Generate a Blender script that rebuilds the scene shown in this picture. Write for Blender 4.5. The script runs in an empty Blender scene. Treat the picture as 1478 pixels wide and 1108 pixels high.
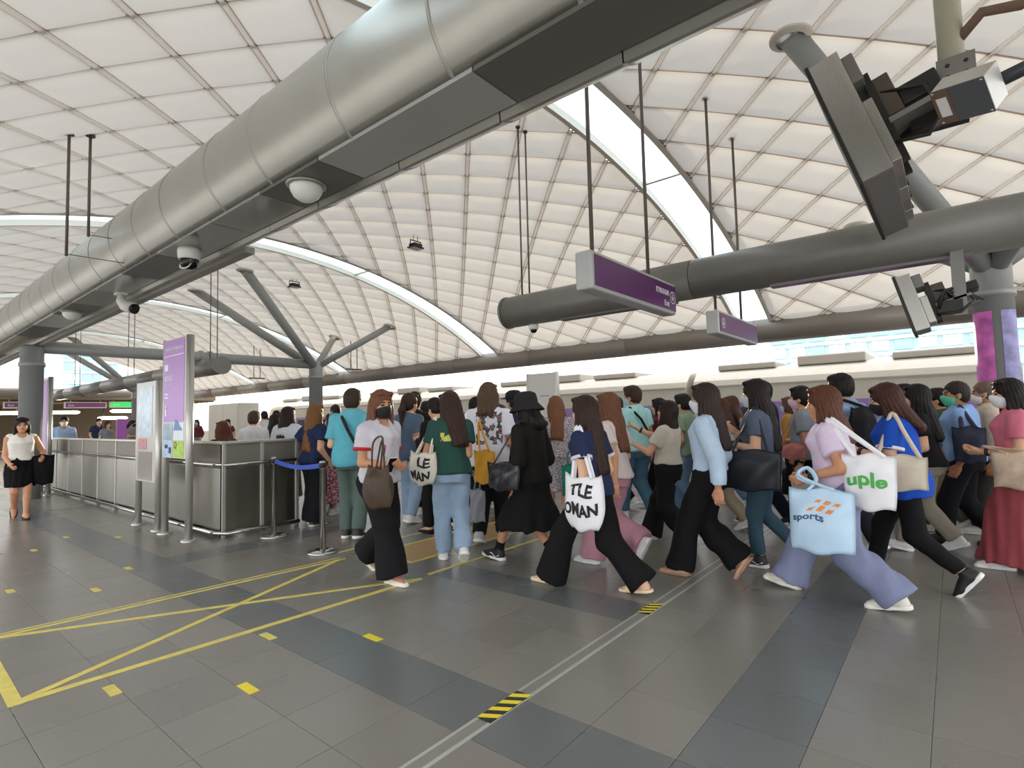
import bpy, bmesh, math, random
import numpy as np
from mathutils import Vector, Matrix
random.seed(7); rng = np.random.default_rng(7)
SKY, SUN, EXPO = 2.0, 5.0, 0.6
S = bpy.context.scene
COL = S.collection
# ------------------------------------------------------------------ camera
# world: X along the tracks (+ towards the right of the view), Y towards the tracks, Z up
CAM_H = 1.38
RM = np.array([[0.774, 0.057, 0.630], [0.632, -0.032, -0.774], [-0.024, 0.998, -0.060]])
def _solve():
    b = np.array([-959., -71.]); a = np.array([638., -31.])
    f = math.sqrt(-(b @ a))
    B = np.array([b[0], b[1], -f]); B /= np.linalg.norm(B)
    A = np.array([a[0], a[1], -f]); A -= B * (A @ B); A /= np.linalg.norm(A)
    return f, np.array([-B, A, np.cross(-B, A)])
FPX, RM = _solve()
cam_d = bpy.data.cameras.new('camera'); cam = bpy.data.objects.new('camera', cam_d); COL.objects.link(cam)
cam_d.sensor_width = 36; cam_d.lens = 36 * FPX / 1478; cam_d.clip_start = 0.05; cam_d.clip_end = 600
M4 = Matrix([list(RM[i]) + [0] for i in range(3)] + [[0, 0, 0, 1]])
cam.matrix_world = Matrix.Translation((0, 0, CAM_H)) @ M4
S.camera = cam
def ray(px, py): return RM @ np.array([px - 739., -(py - 554.), -FPX])
def on_z(px, py, z=0.): d = ray(px, py); return np.array([0, 0, CAM_H]) + (z - CAM_H) / d[2] * d
def on_y(px, py, y): d = ray(px, py); return np.array([0, 0, CAM_H]) + y / d[1] * d
def on_x(px, py, x): d = ray(px, py); return np.array([0, 0, CAM_H]) + x / d[0] * d
# ------------------------------------------------------------------ world, sun, exposure
W = bpy.data.worlds.new('hazy_sky'); S.world = W; W.use_nodes = True
bg = W.node_tree.nodes['Background']; bg.inputs[0].default_value = (0.95, 0.97, 1.0, 1); bg.inputs[1].default_value = SKY
sl = bpy.data.lights.new('low_sun', 'SUN'); so = bpy.data.objects.new('low_sun', sl); COL.objects.link(so)
sl.energy = SUN; sl.angle = 0.03; sl.color = (1.0, 0.86, 0.66)
so.rotation_euler = Vector((-0.46, 0.88, 0.115)).to_track_quat('Z', 'Y').to_euler()
S.view_settings.view_transform = 'Standard'; S.view_settings.look = 'None'
S.view_settings.gamma = 1; S.view_settings.use_curve_mapping = False
S.view_settings.exposure = EXPO
# ------------------------------------------------------------------ helpers
def lin(c):
    if isinstance(c, str): c = tuple(int(c[i:i + 2], 16) / 255 for i in (0, 2, 4))
    return tuple((x / 12.92 if x <= .04045 else ((x + .055) / 1.055) ** 2.4) for x in c)
MATS = {}
def mat(key, col='808080', rough=.6, metal=0., var=0., vscale=8., bump=0., bscale=60., emit=0., spec=.5, stretch=None, alpha=None):
    if key in MATS: return MATS[key]
    m = bpy.data.materials.new(key); m.use_nodes = True; MATS[key] = m
    nt = m.node_tree; p = nt.nodes['Principled BSDF']; c = lin(col)
    p.inputs['Base Color'].default_value = (*c, 1); p.inputs['Roughness'].default_value = rough
    p.inputs['Metallic'].default_value = metal; p.inputs['Specular IOR Level'].default_value = spec
    if emit: p.inputs['Emission Color'].default_value = (*c, 1); p.inputs['Emission Strength'].default_value = emit
    if var or bump:
        tc = nt.nodes.new('ShaderNodeTexCoord'); mp = nt.nodes.new('ShaderNodeMapping')
        nt.links.new(tc.outputs['Object'], mp.inputs[0])
        if stretch: mp.inputs['Scale'].default_value = stretch
        if var:
            n = nt.nodes.new('ShaderNodeTexNoise'); n.inputs['Scale'].default_value = vscale; n.inputs['Detail'].default_value = 4
            nt.links.new(mp.outputs[0], n.inputs['Vector'])
            r = nt.nodes.new('ShaderNodeValToRGB'); r.color_ramp.elements[0].position = .3; r.color_ramp.elements[1].position = .7
            r.color_ramp.elements[0].color = (*[x * (1 - var) for x in c], 1); r.color_ramp.elements[1].color = (*[min(1, x * (1 + var)) for x in c], 1)
            nt.links.new(n.outputs[0], r.inputs[0]); nt.links.new(r.outputs[0], p.inputs['Base Color'])
        if bump:
            n2 = nt.nodes.new('ShaderNodeTexNoise'); n2.inputs['Scale'].default_value = bscale; n2.inputs['Detail'].default_value = 3
            nt.links.new(mp.outputs[0], n2.inputs['Vector'])
            b = nt.nodes.new('ShaderNodeBump'); b.inputs['Strength'].default_value = bump; b.inputs['Distance'].default_value = .01
            nt.links.new(n2.outputs[0], b.inputs['Height']); nt.links.new(b.outputs[0], p.inputs['Normal'])
    return m
def link(o, parent=None):
    COL.objects.link(o)
    if parent is not None: o.parent = parent
    return o
def tag(o, label=None, cat=None, group=None, kind=None):
    if label: o['label'] = label
    if cat: o['category'] = cat
    if group: o['group'] = group
    if kind: o['kind'] = kind
    return o
def thing(name, label, cat, loc=(0, 0, 0), rz=0., group=None, scale=1.):
    o = bpy.data.objects.new(name, None); link(o); o.location = loc; o.rotation_euler = (0, 0, rz); o.scale = (scale,) * 3
    o.empty_display_size = .2
    return tag(o, label, cat, group)
def obj(name, me, m=None, parent=None, loc=(0, 0, 0), rot=(0, 0, 0)):
    if isinstance(me, bmesh.types.BMesh):
        bm = me; me = bpy.data.meshes.new(name); bm.to_mesh(me); bm.free()
    if m is not None and not me.materials:
        for x in (m if isinstance(m, (list, tuple)) else [m]): me.materials.append(x)
    o = bpy.data.objects.new(name, me); link(o, parent); o.location = loc; o.rotation_euler = rot
    return o
def pyd(name, v, f, m=None, parent=None, smooth=False, loc=(0, 0, 0), rot=(0, 0, 0)):
    me = bpy.data.meshes.new(name); me.from_pydata([tuple(map(float, p)) for p in v], [], [tuple(map(int, q)) for q in f]); me.update()
    if smooth: me.shade_smooth()
    return obj(name, me, m, parent, loc, rot)
def bx(bm, x0, x1, y0, y1, z0, z1, bev=0., mi=0, M=None):
    vs = [bm.verts.new((x, y, z)) for x in (x0, x1) for y in (y0, y1) for z in (z0, z1)]
    fs = [bm.faces.new([vs[i] for i in q]) for q in ((0, 1, 3, 2), (4, 6, 7, 5), (0, 4, 5, 1), (2, 3, 7, 6), (0, 2, 6, 4), (1, 5, 7, 3))]
    for f in fs: f.material_index = mi
    if M is not None: bmesh.ops.transform(bm, matrix=M, verts=vs)
    if bev: bmesh.ops.bevel(bm, geom=list({e for f in fs for e in f.edges}), offset=bev, segments=2, profile=.5, affect='EDGES', clamp_overlap=True)
    return fs
def frame_dir(d):
    d = Vector(d).normalized(); u = d.orthogonal().normalized(); return d, u, d.cross(u)
def tube(bm, pts, r, n=12, cap=True, mi=0, smooth=True):
    pts = [Vector(p) for p in pts]; rs = r if isinstance(r, (list, tuple)) else [r] * len(pts)
    rings = []; u = None
    for i, p in enumerate(pts):
        d = (pts[min(i + 1, len(pts) - 1)] - pts[max(i - 1, 0)]).normalized()
        if u is None: u = d.orthogonal().normalized()
        else: u = (u - d * u.dot(d)).normalized()
        v = d.cross(u)
        rings.append([bm.verts.new(p + (u * math.cos(2 * math.pi * k / n) + v * math.sin(2 * math.pi * k / n)) * rs[i]) for k in range(n)])
    for a, b in zip(rings, rings[1:]):
        for k in range(n):
            f = bm.faces.new((a[k], a[(k + 1) % n], b[(k + 1) % n], b[k])); f.smooth = smooth; f.material_index = mi
    if cap:
        f = bm.faces.new(rings[0][::-1]); f.material_index = mi
        f = bm.faces.new(rings[-1]); f.material_index = mi
    return rings
def lathe(bm, prof, n=24, c=(0, 0, 0), mi=0, M=None):
    rings = []
    for r, z in prof:
        rings.append([bm.verts.new((c[0] + r * math.cos(2 * math.pi * k / n), c[1] + r * math.sin(2 * math.pi * k / n), c[2] + z)) for k in range(n)] if r > 1e-5 else [bm.verts.new((c[0], c[1], c[2] + z))])
    for a, b in zip(rings, rings[1:]):
        for k in range(n):
            q = []
            for vv in (a[k % len(a)], a[(k + 1) % len(a)], b[(k + 1) % len(b)], b[k % len(b)]):
                if vv not in q: q.append(vv)
            if len(q) > 2: f = bm.faces.new(q); f.smooth = True; f.material_index = mi
    if M is not None: bmesh.ops.transform(bm, matrix=M, verts=[v for r in rings for v in r])
def nb(): return bmesh.new()
def box_obj(name, b, m, parent=None, bev=0.):
    bm = nb(); bx(bm, *b, bev=bev); return obj(name, bm, m, parent)
def tube_obj(name, pts, r, m, parent=None, n=12):
    bm = nb(); tube(bm, pts, r, n); return obj(name, bm, m, parent)
def text_mesh(body, size, extrude=.001, align='LEFT', bold=0.):
    c = bpy.data.curves.new('txt', 'FONT'); c.body = body; c.size = size; c.extrude = extrude; c.align_x = align; c.resolution_u = 3; c.offset = bold
    o = bpy.data.objects.new('txt', c); COL.objects.link(o); bpy.context.view_layer.update()
    me = bpy.data.meshes.new_from_object(o.evaluated_get(bpy.context.evaluated_depsgraph_get()))
    bpy.data.objects.remove(o); bpy.data.curves.remove(c); me.materials.clear(); return me
def text_obj(name, body, size, m, parent, M, align='LEFT'):
    me = text_mesh(body, size, .0015, align); me.transform(M); return obj(name, me, m, parent)
def basis(o, ex, ey):
    ex = Vector(ex).normalized(); ey = Vector(ey).normalized(); ez = ex.cross(ey)
    return Matrix(((ex.x, ey.x, ez.x, o[0]), (ex.y, ey.y, ez.y, o[1]), (ex.z, ey.z, ez.z, o[2]), (0, 0, 0, 1)))
# ------------------------------------------------------------------ materials of the place
m_collar = mat('collar_cream', 'd9d3c8', .6)
def transl(key, tcol, dcol, f):
    m = bpy.data.materials.new(key); m.use_nodes = True; n = m.node_tree; n.nodes.remove(n.nodes['Principled BSDF'])
    t = n.nodes.new('ShaderNodeBsdfTranslucent'); t.inputs[0].default_value = (*tcol, 1); d = n.nodes.new('ShaderNodeBsdfDiffuse'); d.inputs[0].default_value = (*dcol, 1); x = n.nodes.new('ShaderNodeMixShader'); x.inputs[0].default_value = f
    n.links.new(t.outputs[0], x.inputs[1]); n.links.new(d.outputs[0], x.inputs[2]); n.links.new(x.outputs[0], n.nodes['Material Output'].inputs[0]); return m
m_panel = transl('ceiling_panel_translucent', (.80, .765, .71), (.80, .77, .72), .835)  # translucency assumed for the roof parts, so sky light brightens the ceiling evenly
m_back = transl('ceiling_joint_brown', (.45, .36, .30), (.30, .25, .21), .92)
m_batten = transl('ceiling_batten', (.76, .70, .63), (.74, .70, .64), .80)
m_steel = mat('brushed_steel', 'bfbcb5', .35, .6, var=.08, vscale=5, bump=.05, bscale=40, stretch=(1, 1, .05))
m_paint = mat('grey_metallic_paint', 'b3b0a9', .34, .72, var=.05, vscale=3)
m_paintd = mat('dark_grey_panel', '6a6862', .5, .2)
m_gloss = mat('glossy_grey_panel', '8d8b88', .12, .2)
m_col = mat('column_grey_paint', 'a0a3a2', .4, .1)
m_strut = mat('strut_grey_paint', '85847f', .5, .1)
m_white = mat('white_plastic', 'e8e6e2', .45)
m_dark = mat('dark_plastic', '23211f', .5)
m_lens = mat('dark_lens', '0a0a0c', .08)
m_rod = mat('rod_brown_grey', '6f645d', .5, .4)
m_chrome = mat('chrome', 'c8c6c2', .16, 1.)
m_purple = mat('sign_purple', '5d2a63', .35)
m_lpurple = mat('totem_lilac', 'b98bd0', .4)
m_ink = mat('white_print', 'f4f2f4', .5)
# floor granite, tone per tile from its cell
TS = .395
def floor_mat(key, c, dark=0):
    m = bpy.data.materials.new(key); m.use_nodes = True; nt = m.node_tree; p = nt.nodes['Principled BSDF']; N = nt.nodes.new; L = nt.links.new
    g = N('ShaderNodeNewGeometry')
    n = N('ShaderNodeTexNoise'); n.inputs['Scale'].default_value = 260; n.inputs['Detail'].default_value = 2; L(g.outputs['Position'], n.inputs['Vector'])
    n2 = N('ShaderNodeTexNoise'); n2.inputs['Scale'].default_value = .8; n2.inputs['Detail'].default_value = 2; L(g.outputs['Position'], n2.inputs['Vector'])
    dv = N('ShaderNodeVectorMath'); dv.operation = 'SCALE'; dv.inputs['Scale'].default_value = 1 / TS
    of = N('ShaderNodeVectorMath'); of.operation = 'SUBTRACT'; of.inputs[1].default_value = (TX0, TY0, 0)
    fl = N('ShaderNodeVectorMath'); fl.operation = 'FLOOR'
    ml = N('ShaderNodeVectorMath'); ml.operation = 'MULTIPLY'; ml.inputs[1].default_value = (1, 1, 0)
    wn = N('ShaderNodeTexWhiteNoise'); wn.noise_dimensions = '3D'
    L(g.outputs['Position'], of.inputs[0]); L(of.outputs[0], dv.inputs[0]); L(dv.outputs[0], fl.inputs[0]); L(fl.outputs[0], ml.inputs[0]); L(ml.outputs[0], wn.inputs['Vector'])
    a = N('ShaderNodeMath'); a.operation = 'MULTIPLY_ADD'; a.inputs[1].default_value = .12; a.inputs[2].default_value = .94; L(wn.outputs[0], a.inputs[0])
    b = N('ShaderNodeMath'); b.operation = 'MULTIPLY_ADD'; b.inputs[1].default_value = .7; b.inputs[2].default_value = .65; L(n.outputs[0], b.inputs[0])
    d = N('ShaderNodeMath'); d.operation = 'MULTIPLY_ADD'; d.inputs[1].default_value = .24; d.inputs[2].default_value = .88; L(n2.outputs[0], d.inputs[0])
    e = N('ShaderNodeMath'); e.operation = 'MULTIPLY'; L(a.outputs[0], e.inputs[0]); L(b.outputs[0], e.inputs[1])
    h = N('ShaderNodeMath'); h.operation = 'MULTIPLY'; L(e.outputs[0], h.inputs[0]); L(d.outputs[0], h.inputs[1])
    mx = N('ShaderNodeVectorMath'); mx.operation = 'SCALE'; mx.inputs[0].default_value = lin(c); L(h.outputs[0], mx.inputs['Scale'])
    L(mx.outputs[0], p.inputs['Base Color'])
    rr = N('ShaderNodeMath'); rr.operation = 'MULTIPLY_ADD'; rr.inputs[1].default_value = .08; rr.inputs[2].default_value = .24; L(n2.outputs[0], rr.inputs[0]); L(rr.outputs[0], p.inputs['Roughness'])
    p.inputs['Specular IOR Level'].default_value = .5
    return m
TX0, TY0 = -1.73, 1.735
m_tile = floor_mat('granite_grey', '817d76'); m_tiled = floor_mat('granite_dark', '676a6a')

# ------------------------------------------------------------------ floor
FX0, FX1, FY0, FY1 = -46., 9., -2.6, 12.85
SX0, SX1, SY0, SY1 = -15.95, -7.95, 2.99, 3.72          # stairwell opening
bm = nb()
for q in ((FX0, FX1, FY0, SY0), (FX0, FX1, SY1, FY1), (FX0, SX0, SY0, SY1), (SX1, FX1, SY0, SY1)): bx(bm, *q, -.5, -.012)
floor = obj('floor', bm, mat('floor_screed', '5a5750', .8)); tag(floor, kind='structure')
st = thing('stairs', 'stairs going down inside the steel barrier', 'stairs', (SX1, SY0, 0))
for k in range(18):
    box_obj('step', (-.3 * (k + 1), -.3 * k, .01, SY1 - SY0 - .01, -.165 * (k + 1) - .16, -.165 * (k + 1)), mat('step_granite', '6a6863', .6), st)
g_ = box_obj('ground', (-160, 120, -120, 160, -1.6, -1.3), mat('far_ground', 'b5b2aa', .9)); tag(g_, kind='structure')
def tile_dark(i, j):
    # dark granite bands: along X at Y 1.735..2.13, a second one by the mat, and bands across
    if j == 0: return True
    if j == 4 and -5 <= i <= -1: return True
    if i == 2 and j >= 0: return True
    if i in (-12,) and j >= 0: return True
    if j == -5: return True
    if i == -26: return True
    return False
def tile_mesh(nx, ny, gap=.001, bev=.0016):
    a = gap; b = gap + bev; w, d = nx * TS, ny * TS
    o = [(a, a), (w - a, a), (w - a, d - a), (a, d - a)]; t = [(b, b), (w - b, b), (w - b, d - b), (b, d - b)]
    v = [(x, y, -.012) for x, y in o] + [(x, y, -.0008) for x, y in o] + [(x, y, 0) for x, y in t]
    f = [(8, 9, 10, 11)] + [(4 + k, 4 + (k + 1) % 4, 8 + (k + 1) % 4, 8 + k) for k in range(4)] + [(k, (k + 1) % 4, 4 + (k + 1) % 4, 4 + k) for k in range(4)]
    return v, f
tv, tf = tile_mesh(1, 1)
me_t = {}
for k, m in ((0, m_tile), (1, m_tiled)):
    me = bpy.data.meshes.new('floor_tile'); me.from_pydata(tv, [], tf); me.materials.append(m); me_t[k] = me
cells = []
for i in range(int((FX0 - TX0) / TS), int((FX1 - TX0) / TS)):
    for j in range(int((FY0 - TY0) / TS), int((FY1 - TY0) / TS)):
        x, y = TX0 + (i + .5) * TS, TY0 + (j + .5) * TS
        c = RM.T @ np.array([x, y, -CAM_H]); px, py = 739 + c[0] / -c[2] * FPX, 554 - c[1] / -c[2] * FPX
        vis = c[2] < 0 and -40 < px < 1518 and py < 1140
        if SX0 - .2 < x < SX1 + .15 and SY0 - .15 < y < SY1 + .15: continue
        cells.append((0 if vis else 1, math.hypot(x, y), i, j))
cells.sort(); V = []; F = []; FM = []
for n, (nv, d, i, j) in enumerate(cells):
    x, y = TX0 + i * TS, TY0 + j * TS
    if n < 300:
        o = bpy.data.objects.new('floor_tile', me_t[1 if tile_dark(i, j) else 0]); link(o, floor); o.location = (x, y, 0)
    else:
        k = len(V); V += [(x + p[0], y + p[1], p[2]) for p in tv]; F += [tuple(q + k for q in f) for f in tf[:5]]; FM += [1 if tile_dark(i, j) else 0] * 5
o = pyd('distant_tiles', V, F, [m_tile, m_tiled], floor); o.data.polygons.foreach_set('material_index', FM); o['kind'] = 'stuff'
# expansion joint across the floor
jt = thing('expansion_joint', 'long metal expansion joint strip let into the granite floor', 'floor joint', (-1.74, 1, 0))
for x0, x1, z in ((-.045, -.028, .004), (-.026, .026, .0025), (.028, .045, .004)):
    box_obj('joint_rail', (x0, x1, -6, 11.8, -.004, z), mat('joint_edge', 'bab8b1', .3, .3) if z > .003 else mat('joint_alu', '8a8881', .4, .2), jt)
m_yel = mat('yellow_tape', 'd9c766', .5, var=.12, vscale=12); m_yelb = mat('bright_yellow_tape', 'ead533', .45, var=.05)
m_blk = mat('black_tape', '2a2823', .6)
for (ya, yb, lab) in ((1.87, 2.17, 'black and yellow hazard tape on the joint beside the dark granite band'), (3.5, 3.74, 'black and yellow hazard tape on the joint by the beige slides')):
    t = thing('hazard_tape', lab, 'tape', (-1.74, ya, .0045)); L = yb - ya
    box_obj('tape_base', (-.042, .042, 0, L, 0, .001), m_blk, t)
    n = 4
    for k in range(n):
        y0 = L * k / n
        pyd('yellow_stripe', [(-.042, y0, .0016), (.042, y0 + .05, .0016), (.042, y0 + .05 + L / n * .5, .0016), (-.042, y0 + L / n * .5, .0016)], [(0, 1, 2, 3)], m_yelb, t)
def strip(name, a, b, w, m, label, cat='tape', group=None, z=.002, parent=None):
    a = np.array(a[:2]); b = np.array(b[:2]); d = (b - a) / np.linalg.norm(b - a); nrm = np.array([-d[1], d[0]]) * w / 2
    v = [(*(p), zz) for zz in (.0003, z) for p in (a - nrm, b - nrm, b + nrm, a + nrm)]
    o = pyd(name, v, [(4, 5, 6, 7), (0, 1, 5, 4), (1, 2, 6, 5), (2, 3, 7, 6), (3, 0, 4, 7)], m, parent)
    if label: tag(o, label, cat, group)
    return o
dash = [(538, 920, 'bright yellow tape dash on the edge of the dark granite band'), (358, 993, 'bright yellow tape dash on plain grey tiles below the crossed lines'), (162, 996, None), (387, 918, 'pale yellow tape dash between crossed lines and dark band'), (185, 820, None), (138, 851, None), (15, 853, None), (171, 775, None), (49, 794, None), (95, 775, None)]
for n, (px, py, lab) in enumerate(dash):
    p = on_z(px, py); 
    if lab is None: lab = 'small pale yellow tape dash beyond the crossed floor lines' if n > 3 else 'pale yellow tape dash beside the corner of the crossed lines'
    strip('floor_tape_dash', (p[0] - .075, p[1]), (p[0] + .075, p[1]), .052, m_yelb if n < 2 else m_yel, lab, 'tape', 'yellow tape dashes')
cb = thing('crossed_tape_box', 'yellow tape box with crossing diagonals on the grey floor', 'floor marking', (-4.3, 1.9, 0))
def cs(a, b, w, z): o = strip('tape_line', a, b, w, m_yel, None, z=z, parent=cb); o.location = (4.3, -1.9, 0)
A_, B_, C_, D_ = (-5.0, .68), (-3.75, .57), (-3.66, 3.18), (-4.82, 3.12)
cs((-5.02, .62), (-4.82, 3.2), .035, .002); cs((-5.08, .58), (-4.9, 3.2), .02, .0021)
cs(B_, C_, .05, .0022); cs(A_, C_, .042, .0026); cs(B_, D_, .045, .003); cs((-5.2, .6), (-3.72, .575), .06, .0024)
mt = thing('queue_floor_sticker', 'orange brown floor sticker with yellow border under the crowd', 'floor marking', (-4.4, 4.2, 0))
m_tan = mat('tan_sticker', 'b08f62', .5, var=.06)
def ms(a, b, w, m, z): o = strip('sticker_field' if m is m_tan else 'tape_line', a, b, w, m, None, z=z, parent=mt); o.location = (4.4, -4.2, 0)
ms((-4.45, 3.5), (-4.45, 6.6), .62, m_tan, .0016)
for x in (-4.76, -4.14): ms((x, 3.47), (x, 6.6), .045, m_yel, .0024)
ms((-4.78, 3.48), (-4.12, 3.48), .045, m_yel, .0028); ms((-3.7, 3.3), (-3.7, 6.6), .045, m_yel, .0024); ms((-5.1, 3.3), (-5.1, 6.6), .045, m_yel, .0024)
# ------------------------------------------------------------------ vaulted ceiling
YC, ZC, VR = 5.28, -8.73, 13.78
VX0, VX1, SV0, SV1 = -33.2, 6.0, -7.45, 7.3
STRIPS = [-3.2, -10.7, -18.2, -25.7, 4.3]; SW = .31
def cyl(X, s, off=0.):
    a = s / VR; r = VR - off; return (X, YC + r * math.sin(a), ZC + r * math.cos(a))
def ceil_z(y): return ZC + math.sqrt(VR ** 2 - (y - YC) ** 2)
bays = []; e = [VX0] + sorted(sum([[x - SW - .06, x + SW + .06] for x in STRIPS], [])) + [VX1]
bays = [(e[i], e[i + 1]) for i in range(0, len(e), 2)]
V = []; F = []
def purlin(axis, c0, half, off=0.):
    # flat strip along a diagonal line X+s=c0 (axis 0) or X-s=c0 (axis 1), interrupted at the skylights
    prev = False; n = 420
    for q in range(n + 1):
        s = SV0 + (SV1 - SV0) * q / n; X = c0 - s if axis == 0 else c0 + s; ok = any(x0 - .03 <= X <= x1 + .03 for x0, x1 in bays)
        if ok:
            w = half / 2; t = w if axis == 0 else -w; q0 = off / 2; q1 = q0 if axis == 0 else -q0
            V.extend([cyl(X + q0 - w, s + q1 - t, -.004), cyl(X + q0 + w, s + q1 + t, -.004)])
            if prev:
                k = len(V) - 4; F.append((k, k + 1, k + 3, k + 2))
        prev = ok
for iu in range(-52, 22):
    purlin(0, -.35 + iu * .925, .018, .038); purlin(0, -.35 + iu * .925, .018, -.038); purlin(1, -2.36 + iu * .925, .036)
for x0, x1 in bays:
    for x, d in ((x0, 1), (x1, -1)):
        k = len(V)
        for q in range(41):
            s = SV0 + (SV1 - SV0) * q / 40; V.extend([cyl(x, s, .005), cyl(x + d * .03, s, .005), cyl(x + d * .03, s, -.1), cyl(x, s, -.1)])
        for q in range(40): F.extend([(k + 4 * q + r, k + 4 * q + (r + 1) % 4, k + 4 * q + 4 + (r + 1) % 4, k + 4 * q + 4 + r) for r in range(4)])
for s in (SV0, SV1):
    k = len(V); V.extend([cyl(x, s + d, o) for x in (VX0, VX1) for d, o in ((-.06, .02), (.06, .02), (.06, -.08), (-.06, -.08))]); F.extend([(k + r, k + (r + 1) % 4, k + 4 + (r + 1) % 4, k + 4 + r) for r in range(4)])
ceiling = pyd('ceiling', V, F, m_back); tag(ceiling, kind='structure')
PU = .925; U0, V0 = -.35, -2.36; GD, GE = .045, .02
pl = (-1, -.95, -.42, .42, .95, 1)
def panel_full():
    v = []; f = []
    for p in pl:
        for q in pl:
            du = p * (PU / 2 - GD); dv = q * (PU / 2 - GE)
            off = 0. if max(abs(p), abs(q)) == 1 else .014 + .034 * (1 - p * p) * (1 - q * q)
            x = (du + dv) / 2; s = (du - dv) / 2; a = s / VR; r = VR - off
            v.append((x, r * math.sin(a), r * math.cos(a) - VR))
    n = len(pl)
    for i in range(n - 1):
        for j in range(n - 1): f.append((i * n + j, (i + 1) * n + j, (i + 1) * n + j + 1, i * n + j + 1))
    return v, f
pv, pf = panel_full()
me_p = bpy.data.meshes.new('ceiling_panel'); me_p.from_pydata(pv, [], pf); me_p.shade_smooth(); me_p.materials.append(m_panel)
def clip(poly, ax, lim, sgn):
    out = []
    for i, p in enumerate(poly):
        q = poly[(i + 1) % len(poly)]; dp = (p[ax] - lim) * sgn; dq = (q[ax] - lim) * sgn
        if dp <= 0: out.append(p)
        if dp * dq < 0: t = dp / (dp - dq); out.append((p[0] + (q[0] - p[0]) * t, p[1] + (q[1] - p[1]) * t))
    return out
plist = []
for iu in range(-50, 20):
    for iv in range(-50, 20):
        uc, vc = U0 + (iu + .5) * PU, V0 + (iv + .5) * PU; X, s = (uc + vc) / 2, (uc - vc) / 2
        if not (VX0 - .9 < X < VX1 + .9 and SV0 - .9 < s < SV1 + .9): continue
        h1, h2 = PU / 2 - GD, PU / 2 - GE
        sq = [((uc + a * h1 + vc + b * h2) / 2, (uc + a * h1 - vc - b * h2) / 2) for a, b in ((-1, -1), (1, -1), (1, 1), (-1, 1))]
        for x0, x1 in bays:
            if X < x0 - 1 or X > x1 + 1: continue
            po = clip(clip(clip(clip(sq, 0, x0, -1), 0, x1, 1), 1, SV0, -1), 1, SV1, 1)
            if len(po) < 3: continue
            ar = abs(sum(p[0] * q[1] - q[0] * p[1] for p, q in zip(po, po[1:] + po[:1]))) / 2
            if ar < .006: continue
            full = len(po) == 4 and x0 <= min(p[0] for p in sq) and x1 >= max(p[0] for p in sq) and min(p[1] for p in sq) >= SV0 and max(p[1] for p in sq) <= SV1
            w = np.array(cyl(X, s)); c = RM.T @ (w - np.array([0, 0, CAM_H])); vis = False
            if c[2] < -.2:
                px, py = 739 + c[0] / -c[2] * FPX, 554 - c[1] / -c[2] * FPX; vis = -60 < px < 1540 and -60 < py < 560
            plist.append(((0 if vis else 1), float(np.linalg.norm(w)), X, s, full, po))
plist.sort(key=lambda t: (t[0], t[1]))
SVv = []; SF = []
def panel_poly(po):
    cx = sum(p[0] for p in po) / len(po); cs_ = sum(p[1] for p in po) / len(po); n = len(po); v = []
    for k, off in ((1, 0.), (.94, .015), (.5, .035)): v += [cyl(cx + (p[0] - cx) * k, cs_ + (p[1] - cs_) * k, off) for p in po]
    v.append(cyl(cx, cs_, .04)); f = []
    for r in (0, n): f += [(r + i, r + (i + 1) % n, r + n + (i + 1) % n, r + n + i) for i in range(n)]
    f += [(2 * n + i, 2 * n + (i + 1) % n, 3 * n) for i in range(n)]
    return v, f
for n, (nv, d, X, s, full, po) in enumerate(plist):
    if full:
        c = cyl(X, s); a = s / VR
        if n < 300:
            o = bpy.data.objects.new('ceiling_panel', me_p); link(o, ceiling); o.location = c; o.rotation_euler = (-a, 0, 0)
        else:
            k = len(SVv); ca, sa = math.cos(a), math.sin(a)
            SVv += [(c[0] + p[0], c[1] + p[1] * ca + p[2] * sa, c[2] - p[1] * sa + p[2] * ca) for p in pv]; SF += [tuple(q + k for q in f) for f in pf]
    else:
        v, f = panel_poly(po)
        if n < 300: pyd('ceiling_panel', v, f, m_panel, ceiling, True)
        else: k = len(SVv); SVv += v; SF += [tuple(q + k for q in g) for g in f]
o = pyd('distant_ceiling_panels', SVv, SF, m_panel, ceiling, True); o['kind'] = 'stuff'
# battens between the panels, one per diagonal line
for iu in range(-50, 20):
    u = U0 + iu * PU; V = []; F = []; prev = False
    for q in range(0, 400):
        s = SV0 + (SV1 - SV0) * q / 240.
        if s > SV1: break
        X = u - s; ok = any(x0 - .02 <= X <= x1 + .02 for x0, x1 in bays)
        if ok:
            w = .0145
            V += [cyl(X - w, s - w, -.002), cyl(X - w, s - w, .012), cyl(X + w, s + w, .012), cyl(X + w, s + w, -.002)]
            if prev:
                k = len(V) - 8; F += [(k, k + 1, k + 5, k + 4), (k + 1, k + 2, k + 6, k + 5), (k + 2, k + 3, k + 7, k + 6)]
        prev = ok
    if F: pyd('ceiling_batten', V, F, m_batten, ceiling)
# skylight bands
mg = bpy.data.materials.new('frosted_skylight'); mg.use_nodes = True; nt = mg.node_tree; nt.nodes.remove(nt.nodes['Principled BSDF'])
t1 = nt.nodes.new('ShaderNodeBsdfTransparent'); t1.inputs[0].default_value = (.46, .60, .64, 1); t2 = nt.nodes.new('ShaderNodeBsdfTranslucent'); t2.inputs[0].default_value = (.8, .9, .95, 1)
mxs = nt.nodes.new('ShaderNodeMixShader'); tc_ = nt.nodes.new('ShaderNodeTexCoord'); nz_ = nt.nodes.new('ShaderNodeTexNoise'); nz_.inputs['Scale'].default_value = .9
nt.links.new(tc_.outputs['Object'], nz_.inputs['Vector']); nt.links.new(nz_.outputs[0], mxs.inputs[0]); nt.links.new(t1.outputs[0], mxs.inputs[1]); nt.links.new(t2.outputs[0], mxs.inputs[2]); nt.links.new(mxs.outputs[0], nt.nodes['Material Output'].inputs[0])
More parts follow.
